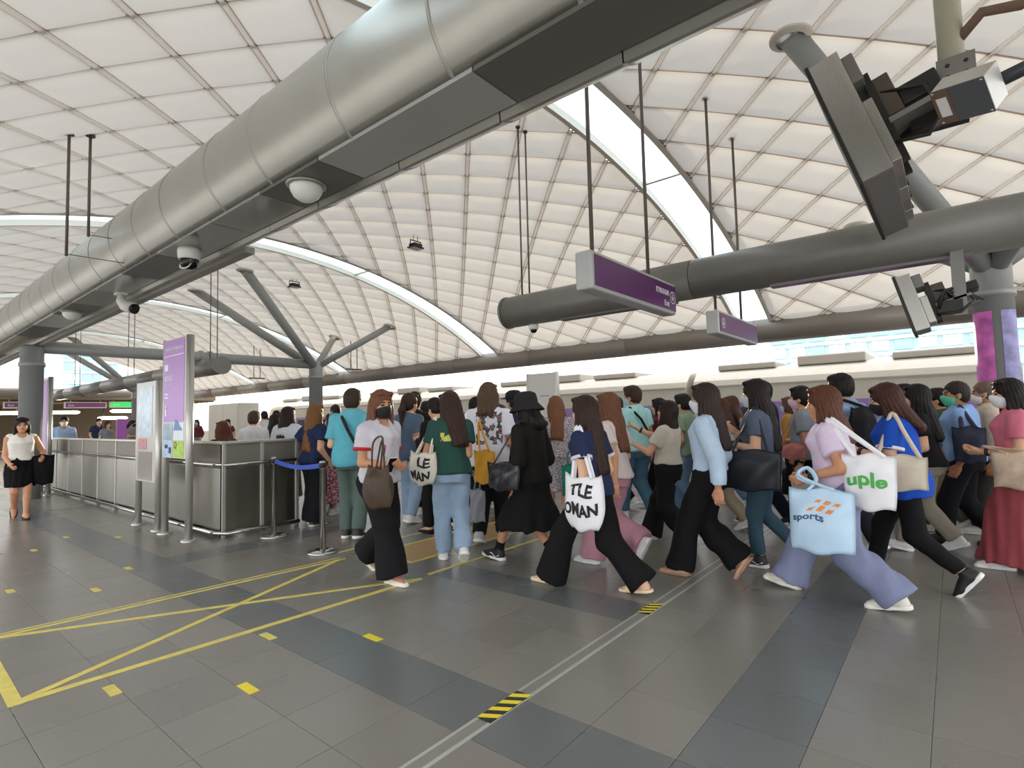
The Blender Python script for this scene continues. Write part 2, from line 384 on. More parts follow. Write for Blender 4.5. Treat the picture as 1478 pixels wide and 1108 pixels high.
for n, xs in enumerate(STRIPS):
    fr_v = []; fr_f = []; ns = 40
    for sgn in (-1, 1):
        k = len(fr_v)
        for q in range(ns + 1):
            s = SV0 + (SV1 - SV0) * q / ns
            for w, off in ((SW + .07, .02), (SW, .03), (SW - .01, -.1), (SW + .07, -.1)): fr_v.append(cyl(xs + sgn * w, s, off))
        for q in range(ns):
            for r in range(4): a = k + 4 * q + r; b = k + 4 * q + (r + 1) % 4; fr_f.append((a, b, b + 4, a + 4))
    wn = pyd('window_%d' % (n + 1), fr_v, fr_f, mat('skylight_frame', 'd9d2c6', .6)); tag(wn, kind='structure')
    cuts = [SV0, -2.35, 2.35, SV1]
    for a, b in zip(cuts, cuts[1:]):
        v = []; f = []; k = 14
        for q in range(k + 1):
            s = a + .01 + (b - a - .02) * q / k; v += [cyl(xs - SW, s, -.06), cyl(xs + SW, s, -.06)]
            if q: f.append((2 * q - 2, 2 * q - 1, 2 * q + 1, 2 * q))
        pyd('skylight_pane', v, f, mg, wn, True)
    for s in cuts[1:-1]:
        pyd('glazing_bar', [cyl(xs + x, s + d, o_) for d in (-.02, .02) for x in (-SW, SW) for o_ in (-.06, -.02)], [(0, 2, 3, 1), (4, 5, 7, 6), (1, 3, 7, 5), (0, 1, 5, 4), (2, 6, 7, 3)], mat('skylight_frame'), wn)
# ------------------------------------------------------------------ eave gutter pipes, struts, columns
m_gut = mat('gutter_paint', '8f867e', .45, .25)
for y, lab in ((12.3, 'long round eave gutter pipe along the platform edge'), (-2.1, 'long round eave gutter pipe behind the waiting area')):
    gt = thing('gutter_pipe', lab, 'pipe', (VX0, y, 3.08)); x = 0.
    while x < VX1 - VX0 - .1:
        L = min(3.0, VX1 - VX0 - x); bm = nb(); tube(bm, [(x + .004, 0, 0), (x + L - .004, 0, 0)], .27, 24); obj('pipe_section', bm, m_gut, gt); x += L
eg = thing('end_gutter_pipe', 'horizontal gutter pipe closing the far end of the vault', 'pipe', (VX0 - .6, -2, 3.05)); tube_obj('pipe_section', [(0, 0, 0), (0, 14.3, 0)], .24, m_gut, eg, 20)
def column(x, y, label, strut=True, struts_to=None, pink=False):
    c = thing('tree_column', label, 'column', (x, y, 0))
    bm = nb(); lathe(bm, [(0, 0), (.19, 0), (.19, 2.62), (.21, 2.62), (.21, 2.70), (.19, 2.70), (.19, 3.0), (.15, 3.12 if strut else 3.05), (0, 3.12 if strut else 3.05)], 28); obj('shaft', bm, m_col, c)
    for dx, dy in () if not strut else ((-1.45, -2.7), (1.45, -2.7), (-1.45, 1.55), (1.45, 1.55)):
        tz = ceil_z(y + dy) - .03; p0 = Vector((dx * .03, dy * .03, 2.98)); p1 = Vector((dx, dy, tz)); d = (p1 - p0).normalized()
        bm = nb(); tube(bm, [p0, p1], .115 if dy < 0 else .095, 20); st = obj('strut', bm, m_col, c)
        bm = nb(); lathe(bm, [(.13, -.05), (.19, -.03), (.19, .0), (.1, .03)], 20, M=Matrix.Translation(p1) @ Matrix.Rotation(-math.asin((y + dy - YC) / VR), 4, 'X')); obj('ceiling_collar', bm, m_collar, st)
    return c
XC = -14.3
column(XC, 8.55, 'grey steel tree column with four struts rising behind the barrier queue')
cR = column(.42, 8.4, 'grey steel tree column wrapped in pink posters beside the train')
for a0, a1, colr in ((math.radians(190), math.radians(262), 'c65fae'), (math.radians(285), math.radians(345), '8a86b8')):
    v = []; f = []
    for k in range(9):
        a = a0 + (a1 - a0) * k / 8; v += [(.194 * math.cos(a), .194 * math.sin(a), 1.2), (.194 * math.cos(a), .194 * math.sin(a), 2.45)]
        if k: f.append((2 * k - 2, 2 * k, 2 * k + 1, 2 * k - 1))
    pyd('poster_wrap', v, f, mat('poster_' + colr, colr, .4, var=.35, vscale=9), cR, True)
column(XC, 2.3, 'grey steel column standing under the big overhead duct', False)
column(-28.9, 8.3, 'distant grey tree column near the far end of the vault')
tb = thing('tie_beam', 'horizontal grey tie pipe joining two tree columns', 'beam', (XC, 2.3, 3.03))
tube_obj('pipe', [(0, .15, 0), (0, 6.1, 0)], .13, m_col, tb, 20)
for q in (3.1, 3.3): tube_obj('clamp_ring', [(0, q, 0), (0, q + .09, 0)], .16, m_col, tb, 20)
# ------------------------------------------------------------------ big overhead duct
DYC, DZC, DR = 2.2, 3.497, .443
duct = thing('overhead_duct', 'huge round metallic service duct running overhead with flat panels beneath', 'duct', (0, DYC, DZC))
PY0, PY1, PZ = 1.93 - DYC, 2.30 - DYC, 3.115 - DZC
a0 = math.atan2(PZ, PY0); a1 = math.atan2(PZ, PY1)
prof = []
N_ = 40
span = (a0 + 2 * math.pi) - a1 - 0.0
for k in range(N_ + 1):
    a = a1 + span * k / N_; r = DR
    prof.append((r * math.cos(a), r * math.sin(a)))
prof += [(PY0, PZ + .05), (PY1, PZ + .05)]
def duct_seg(x0, x1):
    n = len(prof); v = [(x, p[0], p[1]) for x in (x0, x1) for p in prof]; f = [(k, (k + 1) % n, n + (k + 1) % n, n + k) for k in range(n)]
    o = pyd('duct_section', v, f, m_paint, duct); 
    for p in o.data.polygons: p.use_smooth = p.index < N_
    o.data.update()
    bm = nb()
    return o
xs = [5.0]; 
while xs[-1] > -31.5: xs.append(xs[-1] - random.choice((.78, .9, 1.0)))
for a, b in zip(xs, xs[1:]): duct_seg(a - .004, b + .004)
# ring joints
for a in xs[1:-1]:
    v = []; f = []; n = N_ + 1
    for dx, rr in ((.012, DR), (.010, DR + .004), (-.010, DR + .004), (-.012, DR)):
        v += [(a + dx, p[0] * rr / DR, p[1] * rr / DR) for p in prof[:n]]
    for r in range(3): f += [(r * n + k, r * n + k + 1, (r + 1) * n + k + 1, (r + 1) * n + k) for k in range(n - 1)]
    pyd('joint_band', v, f, mat('joint_band_paint', 'a5a39c', .35, .7), duct, True)
kinds = [m_paintd, m_gloss, m_paintd, m_gloss, m_gloss]
edges = [4.6, -.05, -.55, -1.78, -3.2, -4.0, -4.9, -6.2, -7.3, -8.4, -9.5, -10.6, -12, -13.5, -15, -17, -19, -21, -23, -25, -27, -29, -31]
cols_ = [m_gloss, mat('panel_mid', '8a8781', .45), m_paintd, mat('panel_mid2', 'a5a3a0', .3), m_paintd, m_gloss, m_gloss, m_paintd]
for k, (a, b) in enumerate(zip(edges, edges[1:])):
    box_obj('soffit_panel', (b + .006, a - .006, PY0 + .004, PY1 - .004, PZ + .004, PZ + .03), cols_[k % len(cols_)], duct)
box_obj('cable_tray', (-31, -5.2, .17, .26, PZ - .09, PZ - .03), mat('tray_metal', '8b8780', .4, .5), duct)
# domes and cameras under the duct
for x, lab in ((-3.6, 'white dome fitting under the duct beside a dark panel'), (-10.2, 'white dome fitting under the far part of the duct')):
    d = thing('ceiling_dome', lab, 'fixture', (x, 2.08, PZ + DZC + .004))
    bm = nb(); lathe(bm, [(0, -.125), (.05, -.118), (.09, -.09), (.112, -.05), (.12, 0), (0, 0)], 28); obj('dome_shell', bm, m_white, d)
    bm = nb(); lathe(bm, [(.12, -.02), (.14, -.012), (.145, 0), (.12, 0)], 28); obj('base_ring', bm, m_paint, d)
    bm = nb(); bx(bm, -.002, .002, -.118, .118, -.005, -.003); obj('seam', bm, m_paint, d)
cc = thing('dome_camera', 'white security camera with round black eye under the duct', 'camera', (-5.79, 2.09, PZ + DZC + .004))
bm = nb(); lathe(bm, [(0, 0), (.1, 0), (.105, -.03), (.1, -.09), (.09, -.11), (0, -.11)], 28); obj('housing', bm, m_white, cc)
bm = nb(); lathe(bm, [(.085, -.11), (.083, -.15), (.062, -.19), (.03, -.205), (0, -.207)], 28); ey = obj('eye_dome', bm, m_lens, cc)
bm = nb(); lathe(bm, [(.05, 0), (.062, -.006), (.05, -.012)], 24, M=Matrix.Translation((.035, -.05, -.165)) @ Matrix.Rotation(math.radians(62), 4, Vector((1, .7, 0)))); obj('lens_ring', bm, m_white, ey)
bc = thing('bullet_camera', 'white bullet security camera angled down from the duct', 'camera', (-8.34, 2.2, PZ + DZC + .004))
bm = nb(); bx(bm, -.08, .08, -.06, .06, -.03, 0, .006); obj('mount_plate', bm, m_white, bc)
bm = nb(); tube(bm, [(0, 0, -.02), (.0, 0, -.1), (.05, .04, -.17), (.14, .1, -.21)], [.03, .055, .075, .075], 18); hb = obj('camera_body', bm, m_white, bc)
bm = nb(); tube(bm, [(.14, .1, -.21), (.17, .12, -.224)], .065, 18); obj('lens', bm, m_lens, hb)
# ------------------------------------------------------------------ slim hung duct (two runs) with rods
m_tube = mat('hung_tube_paint', '7b7873', .42, .2, var=.05)
for x0, x1, lab in ((-4.33, 5.8, 'slim dark round duct hung on rods below the vault'), (-31, -12.76, 'slim grey round duct hung over the stairwell')):
    t = thing('hung_duct', lab, 'duct', (x0, 5.3, 2.70))
    L = x1 - x0; r = .195; x = 0.; first = x0 > -5
    while x < L - .1:
        l = min(2.4, L - x); prf = [(x + .003, 0, 0), (x + l - .003, 0, 0)]
        bm = nb(); tube(bm, prf, r, 28); obj('duct_section', bm, m_tube, t); x += l
    xe = 0 if first else L
    bm = nb(); tube(bm, [(xe - .03 if first else xe, 0, 0), (xe if first else xe + .03, 0, 0)], r + .008, 28); obj('end_cap', bm, m_tube, t)
    for q in range(4):
        xx = .8 + q * 2.3
        box_obj('soffit_strip', (xx, xx + 1.4, -.06, .06, -r - .012, -r + .02), m_gloss if q % 2 else m_paintd, t)
    for xr in ((.27, 7.6) if first else (17.8, 12, 6)):
        for dy in (-.07, .08):
            rd = tube_obj('hanger_rod', [(xr, dy, .18), (xr, dy, ceil_z(5.3 + dy) - 2.70 - .02)], .011, m_rod, t, 8)
            bm = nb(); lathe(bm, [(.03, -.02), (.03, 0), (0, 0)], 12, (xr, dy, ceil_z(5.3 + dy) - 2.70 - .02)); obj('flange', bm, m_rod, rd)
mc = thing('mini_dome_camera', 'tiny dome camera under the end of the slim dark duct', 'camera', (-3.95, 5.3, 2.50))
bm = nb(); lathe(bm, [(0, .0), (.06, 0), (.06, -.045), (.05, -.06), (0, -.06)], 20); obj('housing', bm, m_white, mc)
bm = nb(); lathe(bm, [(.042, -.055), (.04, -.08), (.02, -.1), (0, -.103)], 20); obj('eye_dome', bm, m_lens, mc)
# ------------------------------------------------------------------ hanging signs
def hang_sign(y0, y1, z0, z1, label, mface, txt, far=False):
    s = thing('hanging_sign', label, 'sign', (-2.03, (y0 + y1) / 2, z0)); w = (y1 - y0) / 2; h = z1 - z0
    bm = nb(); bx(bm, -.07, .07, -w, w, 0, h, .02); obj('sign_case', bm, mat('sign_case_grey', 'b9b9b8', .4, .2), s)
    fc = box_obj('sign_face', (.071, .075, -w + .045, w - .02, .03, h - .03), mface, s)
    M = basis((.0765, w - .06, 0), (0, 1, 0), (0, 0, 1))
    for body, size, z, off in txt:
        text_obj('lettering', body, size, m_ink, fc, basis((.0765, w - .17 + off, z), (0, 1, 0), (0, 0, 1)), 'RIGHT')
    bm = nb()
    c = Vector((.0765, -w + .16 if far else w - .09, .13 if far else .15))
    for k in range(24):
        a, b = 2 * math.pi * k / 24, 2 * math.pi * (k + 1) / 24
        q = [c + Vector((0, r_ * math.cos(t_), r_ * math.sin(t_))) for t_, r_ in ((a, .05), (b, .05), (b, .058), (a, .058))]; bm.faces.new([bm.verts.new(p) for p in q])
    for q in (((-.006, .04), (.006, .04), (.006, -.02), (-.006, -.02)), ((-.03, .005), (0, -.035), (0, -.018), (-.022, .012)), ((.03, .005), (.022, .012), (0, -.018), (0, -.035))): bm.faces.new([bm.verts.new(c + Vector((0, *p))) for p in q])
    obj('arrow_symbol', bm, m_ink, fc)
    for y in (-w + .14, -w + 1.1):
        r = tube_obj('hanger_rod', [(0, y, h - .01), (0, y, ceil_z((y0 + y1) / 2 + y) - z0)], .016, m_rod, s, 8)
        bm = nb(); lathe(bm, [(.04, -.02), (.04, .005), (0, .005)], 12, (0, y, ceil_z((y0 + y1) / 2 + y) - z0)); obj('flange', bm, m_rod, r)
hang_sign(3.34, 4.87, 2.285, 2.575, 'purple exit sign in a grey case hung before the slim duct', m_purple, (('ทางออก', .085, .155, 0), ('Exit', .07, .06, 0)))
hang_sign(6.04, 7.57, 2.24, 2.51, 'purple sign in a grey case hung behind the slim duct', m_purple, (), True)
# ------------------------------------------------------------------ floodlights under the vault
for p, lab in (((-7.9, 6.85, 4.70), 'small black floodlight hung under the middle of the vault'), ((-12.5, 6.9, 4.74), 'small black floodlight hung above the forked struts')):
    fl = thing('floodlight', lab, 'light', p)
    bm = nb(); bx(bm, -.1, .1, -.13, .13, -.03, .0, .006); 
    for k in range(6): bx(bm, -.08 + .03 * k, -.07 + .03 * k, -.1, .1, 0, .06)
    obj('housing', bm, m_dark, fl)
    box_obj('lamp_glass', (-.085, .085, -.115, .115, -.036, -.03), mat('lamp_glass_off', 'cfccc0', .2), fl)
    bm = nb(); tube(bm, [(0, -.13, .0), (0, -.13, .12), (0, .13, .12), (0, .13, 0)], .012, 8); obj('bracket', bm, m_dark, fl)
    zt = ceil_z(p[1]) - p[2]
    for y in (-.05, .05): tube_obj('hanger_wire', [(0, y, .11), (0, y, zt)], .006, m_rod, fl, 6)
rp = thing('hanging_rods', 'pair of brown rods between the vault and the side of the big duct', 'rods', (-7.05, 1.45, 3.45), group='rod pairs')
for y, zb in ((-.07, -.29), (.11, -.04)):
    tube_obj('rod', [(0, y, zb), (0, y, ceil_z(1.45 + y) - 3.45 - .01)], .014, m_rod, rp, 8)
    bm = nb(); lathe(bm, [(.045, -.02), (.045, 0), (0, .0)], 12, (0, y, ceil_z(1.45 + y) - 3.45 - .01)); obj('flange', bm, m_rod, rp)
    tube_obj('tie_wire', [(0, y, zb + .02), (0, .40 if zb > -.1 else .52, zb + .03)], .005, m_rod, rp, 6)
for x, y in ((-15.4, 10.6), (-20.5, 9.8), (-27, 9.6)):
    q = thing('hanging_rods', 'pair of thin rods hanging from the vault near the far gutter', 'rods', (x, y, 3.1), group='distant rod pairs')
    for d in (-.12, .12): tube_obj('rod', [(0, d, 0), (0, d, ceil_z(y + d) - 3.1)], .014, m_rod, q, 6)
    box_obj('cross_bar', (-.02, .02, -.3, .3, -.05, 0), m_rod, q)

# ------------------------------------------------------------------ LED screens seen from behind
def led_screen(o, w, h, t, tilt, label, boxes=True, post_top=None):
    s = thing('led_screen', label, 'screen', o)
    M = Matrix.Rotation(-math.radians(tilt), 4, 'Y')      # front faces -X, leaning downwards
    m_alu = mat('ribbed_aluminium', 'b3b1ab', .34, .85, bump=.25, bscale=3, stretch=(60, 60, 1)); m_bk = mat('screen_back', '7f7d79', .5, .3)
    bm = nb(); bx(bm, 0, t, 0, w, 0, h, M=M); obj('cabinet', bm, m_alu, s)
    for k in range(7):
        bm = nb(); bx(bm, t * (.15 + .11 * k), t * (.19 + .11 * k), -.004, 0, .01, h - .01, M=M); obj('rib', bm, m_alu, s)
    bm = nb(); bx(bm, -.022, 0, -.012, w + .012, -.015, h + .012, .003, M=M); obj('front_bezel', bm, m_dark, s)
    bm = nb(); bx(bm, .008, t - .008, .01, w - .01, -.004, .0, M=M); obj('bottom_plate', bm, m_bk, s)
    n = 5 if boxes else 3
    for k in range(n):
        y0 = .02 + k * (w - .04) / n
        bm = nb(); bx(bm, t, t + .05, y0, y0 + (w - .04) / n - .02, .03, h * .55, .005, M=M); md = obj('module_box', bm, m_alu if k % 2 == 0 else m_bk, s)
        bm = nb(); bx(bm, t + .05, t + .062, y0 + .03, y0 + .05, .05, .1, M=M); obj('latch', bm, m_dark, md)
    bm = nb(); bx(bm, t, t + .06, .03, w - .03, h * .72, h * .95, .005, M=M); obj('top_box', bm, m_bk, s)
    # bracket behind
    for y in (.12, .34):
        bm = nb(); bx(bm, t + .05, t + .09, y, y + .05, .05, h * .8, M=M); obj('bracket_rail', bm, m_dark, s)
    bm = nb(); bx(bm, t + .08, t + .30, .1, .42, h * .35, h * .39, M=M); obj('bracket_arm', bm, m_strut, s)
    bm = nb(); bx(bm, t + .08, t + .17, .14, .3, h * .42, h * .74, .006, M=M); obj('power_supply', bm, mat('psu_brown', '5a5148', .5, .3), s)
    bm = nb(); bx(bm, t + .17, t + .36, .16, .36, h * .45, h * .6, .01, M=M); obj('pivot_block', bm, m_dark, s)
    for q in range(4):
        y = .1 + .05 * q; P = [M @ Vector(p) for p in ((t + .06, y, h * (.2 + .04 * q)), (t + .2, y - .03, h * (.12 + .03 * q)), (t + .3 + .02 * q, y + .02, h * .25), (t + .28, y + .03, h * .5), (t + .1, y + .05, h * (.62 + .03 * q)))]
        bm = nb(); tube(bm, P, .011, 8); obj('cable', bm, m_dark, s)
    return s, M
sc, MS = led_screen((-.33, 3.6, 2.66), 1.3, .80, .155, 17, 'large tilted outdoor screen seen from behind with ribbed silver casing')
px_, py_ = .16, 3.78
post = thing('ceiling_post', 'pale ceiling post with perforated bracket carrying the large screen', 'post', (.1, 3.9, 0))
zt = ceil_z(3.9)
tube_obj('pole', [(0, 0, 3.25), (0, 0, zt)], .062, mat('post_cream', 'c9c4b0', .6), post, 20)
bm = nb(); lathe(bm, [(.07, -.03), (.16, -.02), (.16, .0), (0, 0)], 20, (0, 0, zt)); obj('ceiling_flange', bm, m_collar, post)
pb = box_obj('perforated_bracket', (-.07, .1, -.075, -.062, 3.0, 3.32), m_strut, post)
for i in range(2):
    for j in range(4):
        bm = nb(); lathe(bm, [(.011, 0), (.011, -.003), (0, -.003)], 10, M=Matrix.Translation((-.02 + .08 * i, -.075, 3.08 + .065 * j)) @ Matrix.Rotation(math.radians(-90), 4, 'X')); obj('bolt_hole', bm, m_lens, pb)
bm = nb(); bx(bm, -.2, .06, -.07, .07, 2.98, 3.06); obj('carrier_arm', bm, m_dark, post)
bm = nb(); tube(bm, [(.0, 0, 3.4), (.14, -.05, 3.52), (.3, -.02, 3.5), (.4, 0, 3.55)], .028, 10); obj('conduit', bm, mat('conduit_brown', '7d6350', .6), post)
for k in range(3):
    bm = nb(); tube(bm, [(.02, -.08, 3.15 - .03 * k), (-.08, -.05, 3.02), (-.15, -.04, 3.03 - .02 * k), (-.26, .02, 2.98)], .014, 8); obj('cable', bm, m_dark, post)
jb = thing('junction_box', 'grey metal control box with white label beside the large screen', 'box', (.13, 3.3, 2.84)); jb.rotation_euler = (math.radians(-42), math.radians(12), math.radians(-28))
bm = nb(); bx(bm, -.11, .11, -.09, .09, -.04, .075, .004); obj('case', bm, m_steel, jb)
bm = nb(); bx(bm, -.112, .112, -.092, .092, -.046, -.04, .002); ld = obj('lid', bm, mat('lid_grey', '63666a', .45, .3), jb)
box_obj('copper_stripe', (-.111, -.035, -.088, .088, -.0475, -.046), mat('copper_tape', '8a7363', .4, .5), ld)
box_obj('label_plate', (-.095, -.05, -.05, .05, -.0485, -.0475), m_white, ld)
for x in (-.1, .1):
    for y in (-.08, .08):
        bm = nb(); lathe(bm, [(.006, 0), (.006, -.004), (0, -.005)], 10, (x, y, -.046)); obj('screw', bm, m_chrome, ld)
ja = thing('support_arm', 'dark square arm holding the grey control box', 'bracket', (.13, 3.3, 2.84))
bm = nb(); tube(bm, [(.1, .02, .03), (.32, .06, .10), (.62, .12, .17)], .035, 4); obj('arm', bm, mat('arm_slate', '4d5058', .4, .3), ja)
bm = nb(); tube(bm, [(.62, .12, .1), (.62, .12, ceil_z(3.42) - 2.84 - .05)], .03, 10); obj('drop_pole', bm, m_strut, ja)
bm = nb(); tube(bm, [(-.05, .06, .06), (-.06, .3, .16), (-.03, .58, .22)], .03, 8); obj('link_bar', bm, m_dark, ja)
s2, _ = led_screen((-.19, 5.1, 1.95), .32, .44, .09, 14, 'small tilted screen hung under the slim dark duct', False)
p2 = thing('screen_post', 'dark drop bracket under the slim duct carrying the small screen', 'post', (.075, 5.22, 2.05))
box_obj('drop_plate', (-.035, .045, -.02, .02, 0, .52), m_strut, p2)
box_obj('arm', (-.13, .02, -.03, .03, .03, .12), m_dark, p2)
for k in range(3):
    bm = nb(); tube(bm, [(-.03, -.03, .14 + .03 * k), (-.08, -.05, .2), (-.12, -.03, .12 - .03 * k)], .01, 8); obj('cable', bm, m_dark, p2)
# ------------------------------------------------------------------ stainless barrier round the stairwell
bar = thing('stair_barrier', 'long stainless steel barrier wall with rails round the stairwell', 'barrier', (-6.95, 2.91, 0))
m_ss = mat('stainless_panel', '9b968b', .3, 1., var=.1, vscale=3, bump=.06, bscale=30, stretch=(1, 1, .04)); m_mesh = mat('perforated_steel', '8b867d', .45, .9, bump=.5, bscale=220)
HB = 1.165
def side(ax, L, n):
    R = Matrix.Rotation(ax, 4, 'Z')
    for k in range(n):
        a, b = L * k / n, L * (k + 1) / n
        bm = nb(); bx(bm, a + .012, b - .012, -.01, .01, .08, .835, .003, M=R); obj('lower_panel', bm, m_ss, bar)
        bm = nb(); bx(bm, a + .012, b - .012, -.008, .008, .84, HB - .03, .003, M=R); obj('upper_panel', bm, m_mesh, bar)
    for k in range(n + 1):
        bm = nb(); bx(bm, L * k / n - .022, L * k / n + .022, -.03, .022, 0, HB - .02, .004, M=R); obj('upright', bm, m_steel, bar)
for nm in (0,):
    side(math.pi, 9.3, 9); side(math.pi / 2, .95, 2)
bm = nb(); tube(bm, [(-9.3, -.06, .88), (-.05, -.06, .88), (.05, .03, .88), (.05, .92, .88)], .021, 12); obj('mid_rail', bm, m_chrome, bar)
bm = nb(); tube(bm, [(-9.3, -.075, .06), (-.05, -.075, .06), (.075, .03, .06), (.075, .95, .06)], .026, 12); obj('bottom_rail', bm, m_chrome, bar)
bm = nb(); bx(bm, -9.32, .045, -.045, .045, HB - .035, HB, .006); bx(bm, -.045, .045, .046, .98, HB - .035, HB, .006); obj('top_cap', bm, m_steel, bar)
# ------------------------------------------------------------------ belt stanchions
pa, pb_ = on_z(395, 774), on_z(466, 797)
for p, lab in ((pa, 'chrome belt stanchion at the end of the steel barrier'), (pb_, 'chrome belt stanchion standing free near the crossed tape')):
    s = thing('belt_stanchion', lab, 'stanchion', (p[0], p[1], 0))
    bm = nb(); lathe(bm, [(0, 0), (.16, 0), (.16, .012), (.15, .024), (.06, .04), (0, .04)], 32); obj('base', bm, m_chrome, s)
    bm = nb(); lathe(bm, [(0, .03), (.032, .03), (.032, .87), (.034, .87), (.034, .95), (.026, .96), (0, .96)], 20); obj('post', bm, m_chrome, s)
    bm = nb(); lathe(bm, [(.035, .89), (.037, .89), (.037, .94), (.035, .94)], 20); obj('belt_head', bm, m_dark, s)
v = []; f = []
for k in range(13):
    t = k / 12; x, y = pa[0] + (pb_[0] - pa[0]) * t, pa[1] + (pb_[1] - pa[1]) * t; sag = -.05 * math.sin(math.pi * t)
    v += [(x, y - .004, .89 + sag), (x, y - .004, .94 + sag), (x, y + .004, .94 + sag), (x, y + .004, .89 + sag)]
    if k: a = 4 * k - 4; f += [(a + r, a + (r + 1) % 4, a + 4 + (r + 1) % 4, a + 4 + r) for r in range(4)]
bl = pyd('queue_belt', v, f, mat('blue_belt', '2c4fb0', .6)); tag(bl, 'blue retractable belt stretched between two chrome stanchions', 'belt')
# ------------------------------------------------------------------ information totems
def totem(xa, xb, y, ztop, zbot, label, panels, posts_in=False, txt=False):
    t = thing('information_totem', label, 'sign', (xa, y, 0)); w = xb - xa
    for x in (0, w):
        bm = nb(); tube(bm, [(x, 0, 0), (x, 0, ztop + .01)], .042, 16); p = obj('post', bm, m_steel, t)
        bm = nb(); lathe(bm, [(0, .02), (.085, .02), (.085, 0)], 20, (x, 0, 0)); obj('foot_plate', bm, m_steel, p)
    bm = nb(); bx(bm, .02, w - .02, -.045, .045, zbot, ztop, .006); cs_ = obj('sign_case', bm, mat('totem_case', 'c9c7c3', .35, .3), t)
    for (u0, u1, z0, z1, m) in panels:
        box_obj('printed_panel', (.05 + u0 * (w - .1), .05 + u1 * (w - .1), -.049, -.0455, zbot + z0 * (ztop - zbot), zbot + z1 * (ztop - zbot)), m, cs_)
    if txt:
        X = lambda u: .05 + u * (w - .1); Zf = lambda q: zbot + q * (ztop - zbot); m = m_ink
        text_obj('lettering', 'สายสีม่วง Purple Line', .068, m, cs_, basis((X(.06), -.051, Zf(.905)), (1, 0, 0), (0, 0, 1)))
        box_obj('white_rule', (X(.02), X(.98), -.0512, -.05, Zf(.855), Zf(.862)), m, cs_)
        box_obj('pictogram_box', (X(.06), X(.22), -.0512, -.05, Zf(.735), Zf(.79)), m, cs_)
        text_obj('lettering', 'เตาปูน', .11, m, cs_, basis((X(.06), -.051, Zf(.65)), (1, 0, 0), (0, 0, 1)))
        text_obj('lettering', 'Tao Poon', .06, m, cs_, basis((X(.06), -.051, Zf(.595)), (1, 0, 0), (0, 0, 1)))
        for z in (.53, .50): box_obj('pictogram_bar', (X(.06), X(.24), -.0512, -.05, Zf(z), Zf(z + .012)), m, cs_)
        bm = nb(); lathe(bm, [(.025, 0), (.025, -.002), (0, -.002)], 12, M=Matrix.Translation((X(.13), -.05, Zf(.43))) @ Matrix.Rotation(math.radians(-90), 4, 'X')); bx(bm, X(.13) - .025, X(.13) + .025, -.0525, -.05, Zf(.35), Zf(.41)); obj('lift_pictogram', bm, m, cs_)
        v = [(X(.52), Zf(.23)), (X(.95), Zf(.23)), (X(.62), Zf(.33))]
        pyd('triangle_print', [(a, -.0515, b) for a, b in v], [(0, 1, 2)], mat('poster_triangle', '5b7fb5', .4), cs_)
        box_obj('poster_print', (X(.1), X(.25), -.0512, -.05, Zf(.08), Zf(.11)), m_dark, cs_); box_obj('poster_print', (X(.3), X(.42), -.0512, -.05, Zf(.04), Zf(.09)), m_dark, cs_)
        bm = nb(); lathe(bm, [(.03, 0), (.042, -.002), (.03, -.003)], 16, M=Matrix.Translation((X(.62), -.05, Zf(.11))) @ Matrix.Rotation(math.radians(-90), 4, 'X')); obj('round_print', bm, mat('poster_red', 'c0504a', .5), cs_)
    return t
pblue = mat('poster_pale_blue', 'a9c3e6', .4, var=.25, vscale=14); pgrn = mat('poster_lime', 'a9cf3c', .4, var=.2, vscale=16); pgrey = mat('poster_grey', '9fb0c4', .4, var=.3, vscale=10)
totem(-7.9, -7.13, 2.6, 2.46, .97, 'tall lilac information totem with posters on two steel posts', [(0, 1, .3, 1 - .01, m_lpurple), (0, .48, .15, .29, pgrey), (.5, 1, .15, .29, mat('poster_white', 'dfe6f0', .4)), (0, .48, .01, .145, pblue), (.5, 1, .01, .145, pgrn)], txt=True)
totem(-8.97, -8.2, 2.62, 1.98, .62, 'map totem with glass poster panel beside the lilac totem', [(.1, .9, .45, .95, mat('map_poster', 'c4d6e4', .3, var=.2, vscale=10)), (.1, .6, .32, .43, mat('map_red', 'c78f8f', .4, var=.2, vscale=20)), (.1, .9, .02, .3, mat('map_glass', 'a8a39a', .2))])
totem(-15.3, -14.6, 2.66, 2.44, .75, 'lilac totem beside the column at the barrier end', [(.0, 1, .02, .97, m_lpurple)])
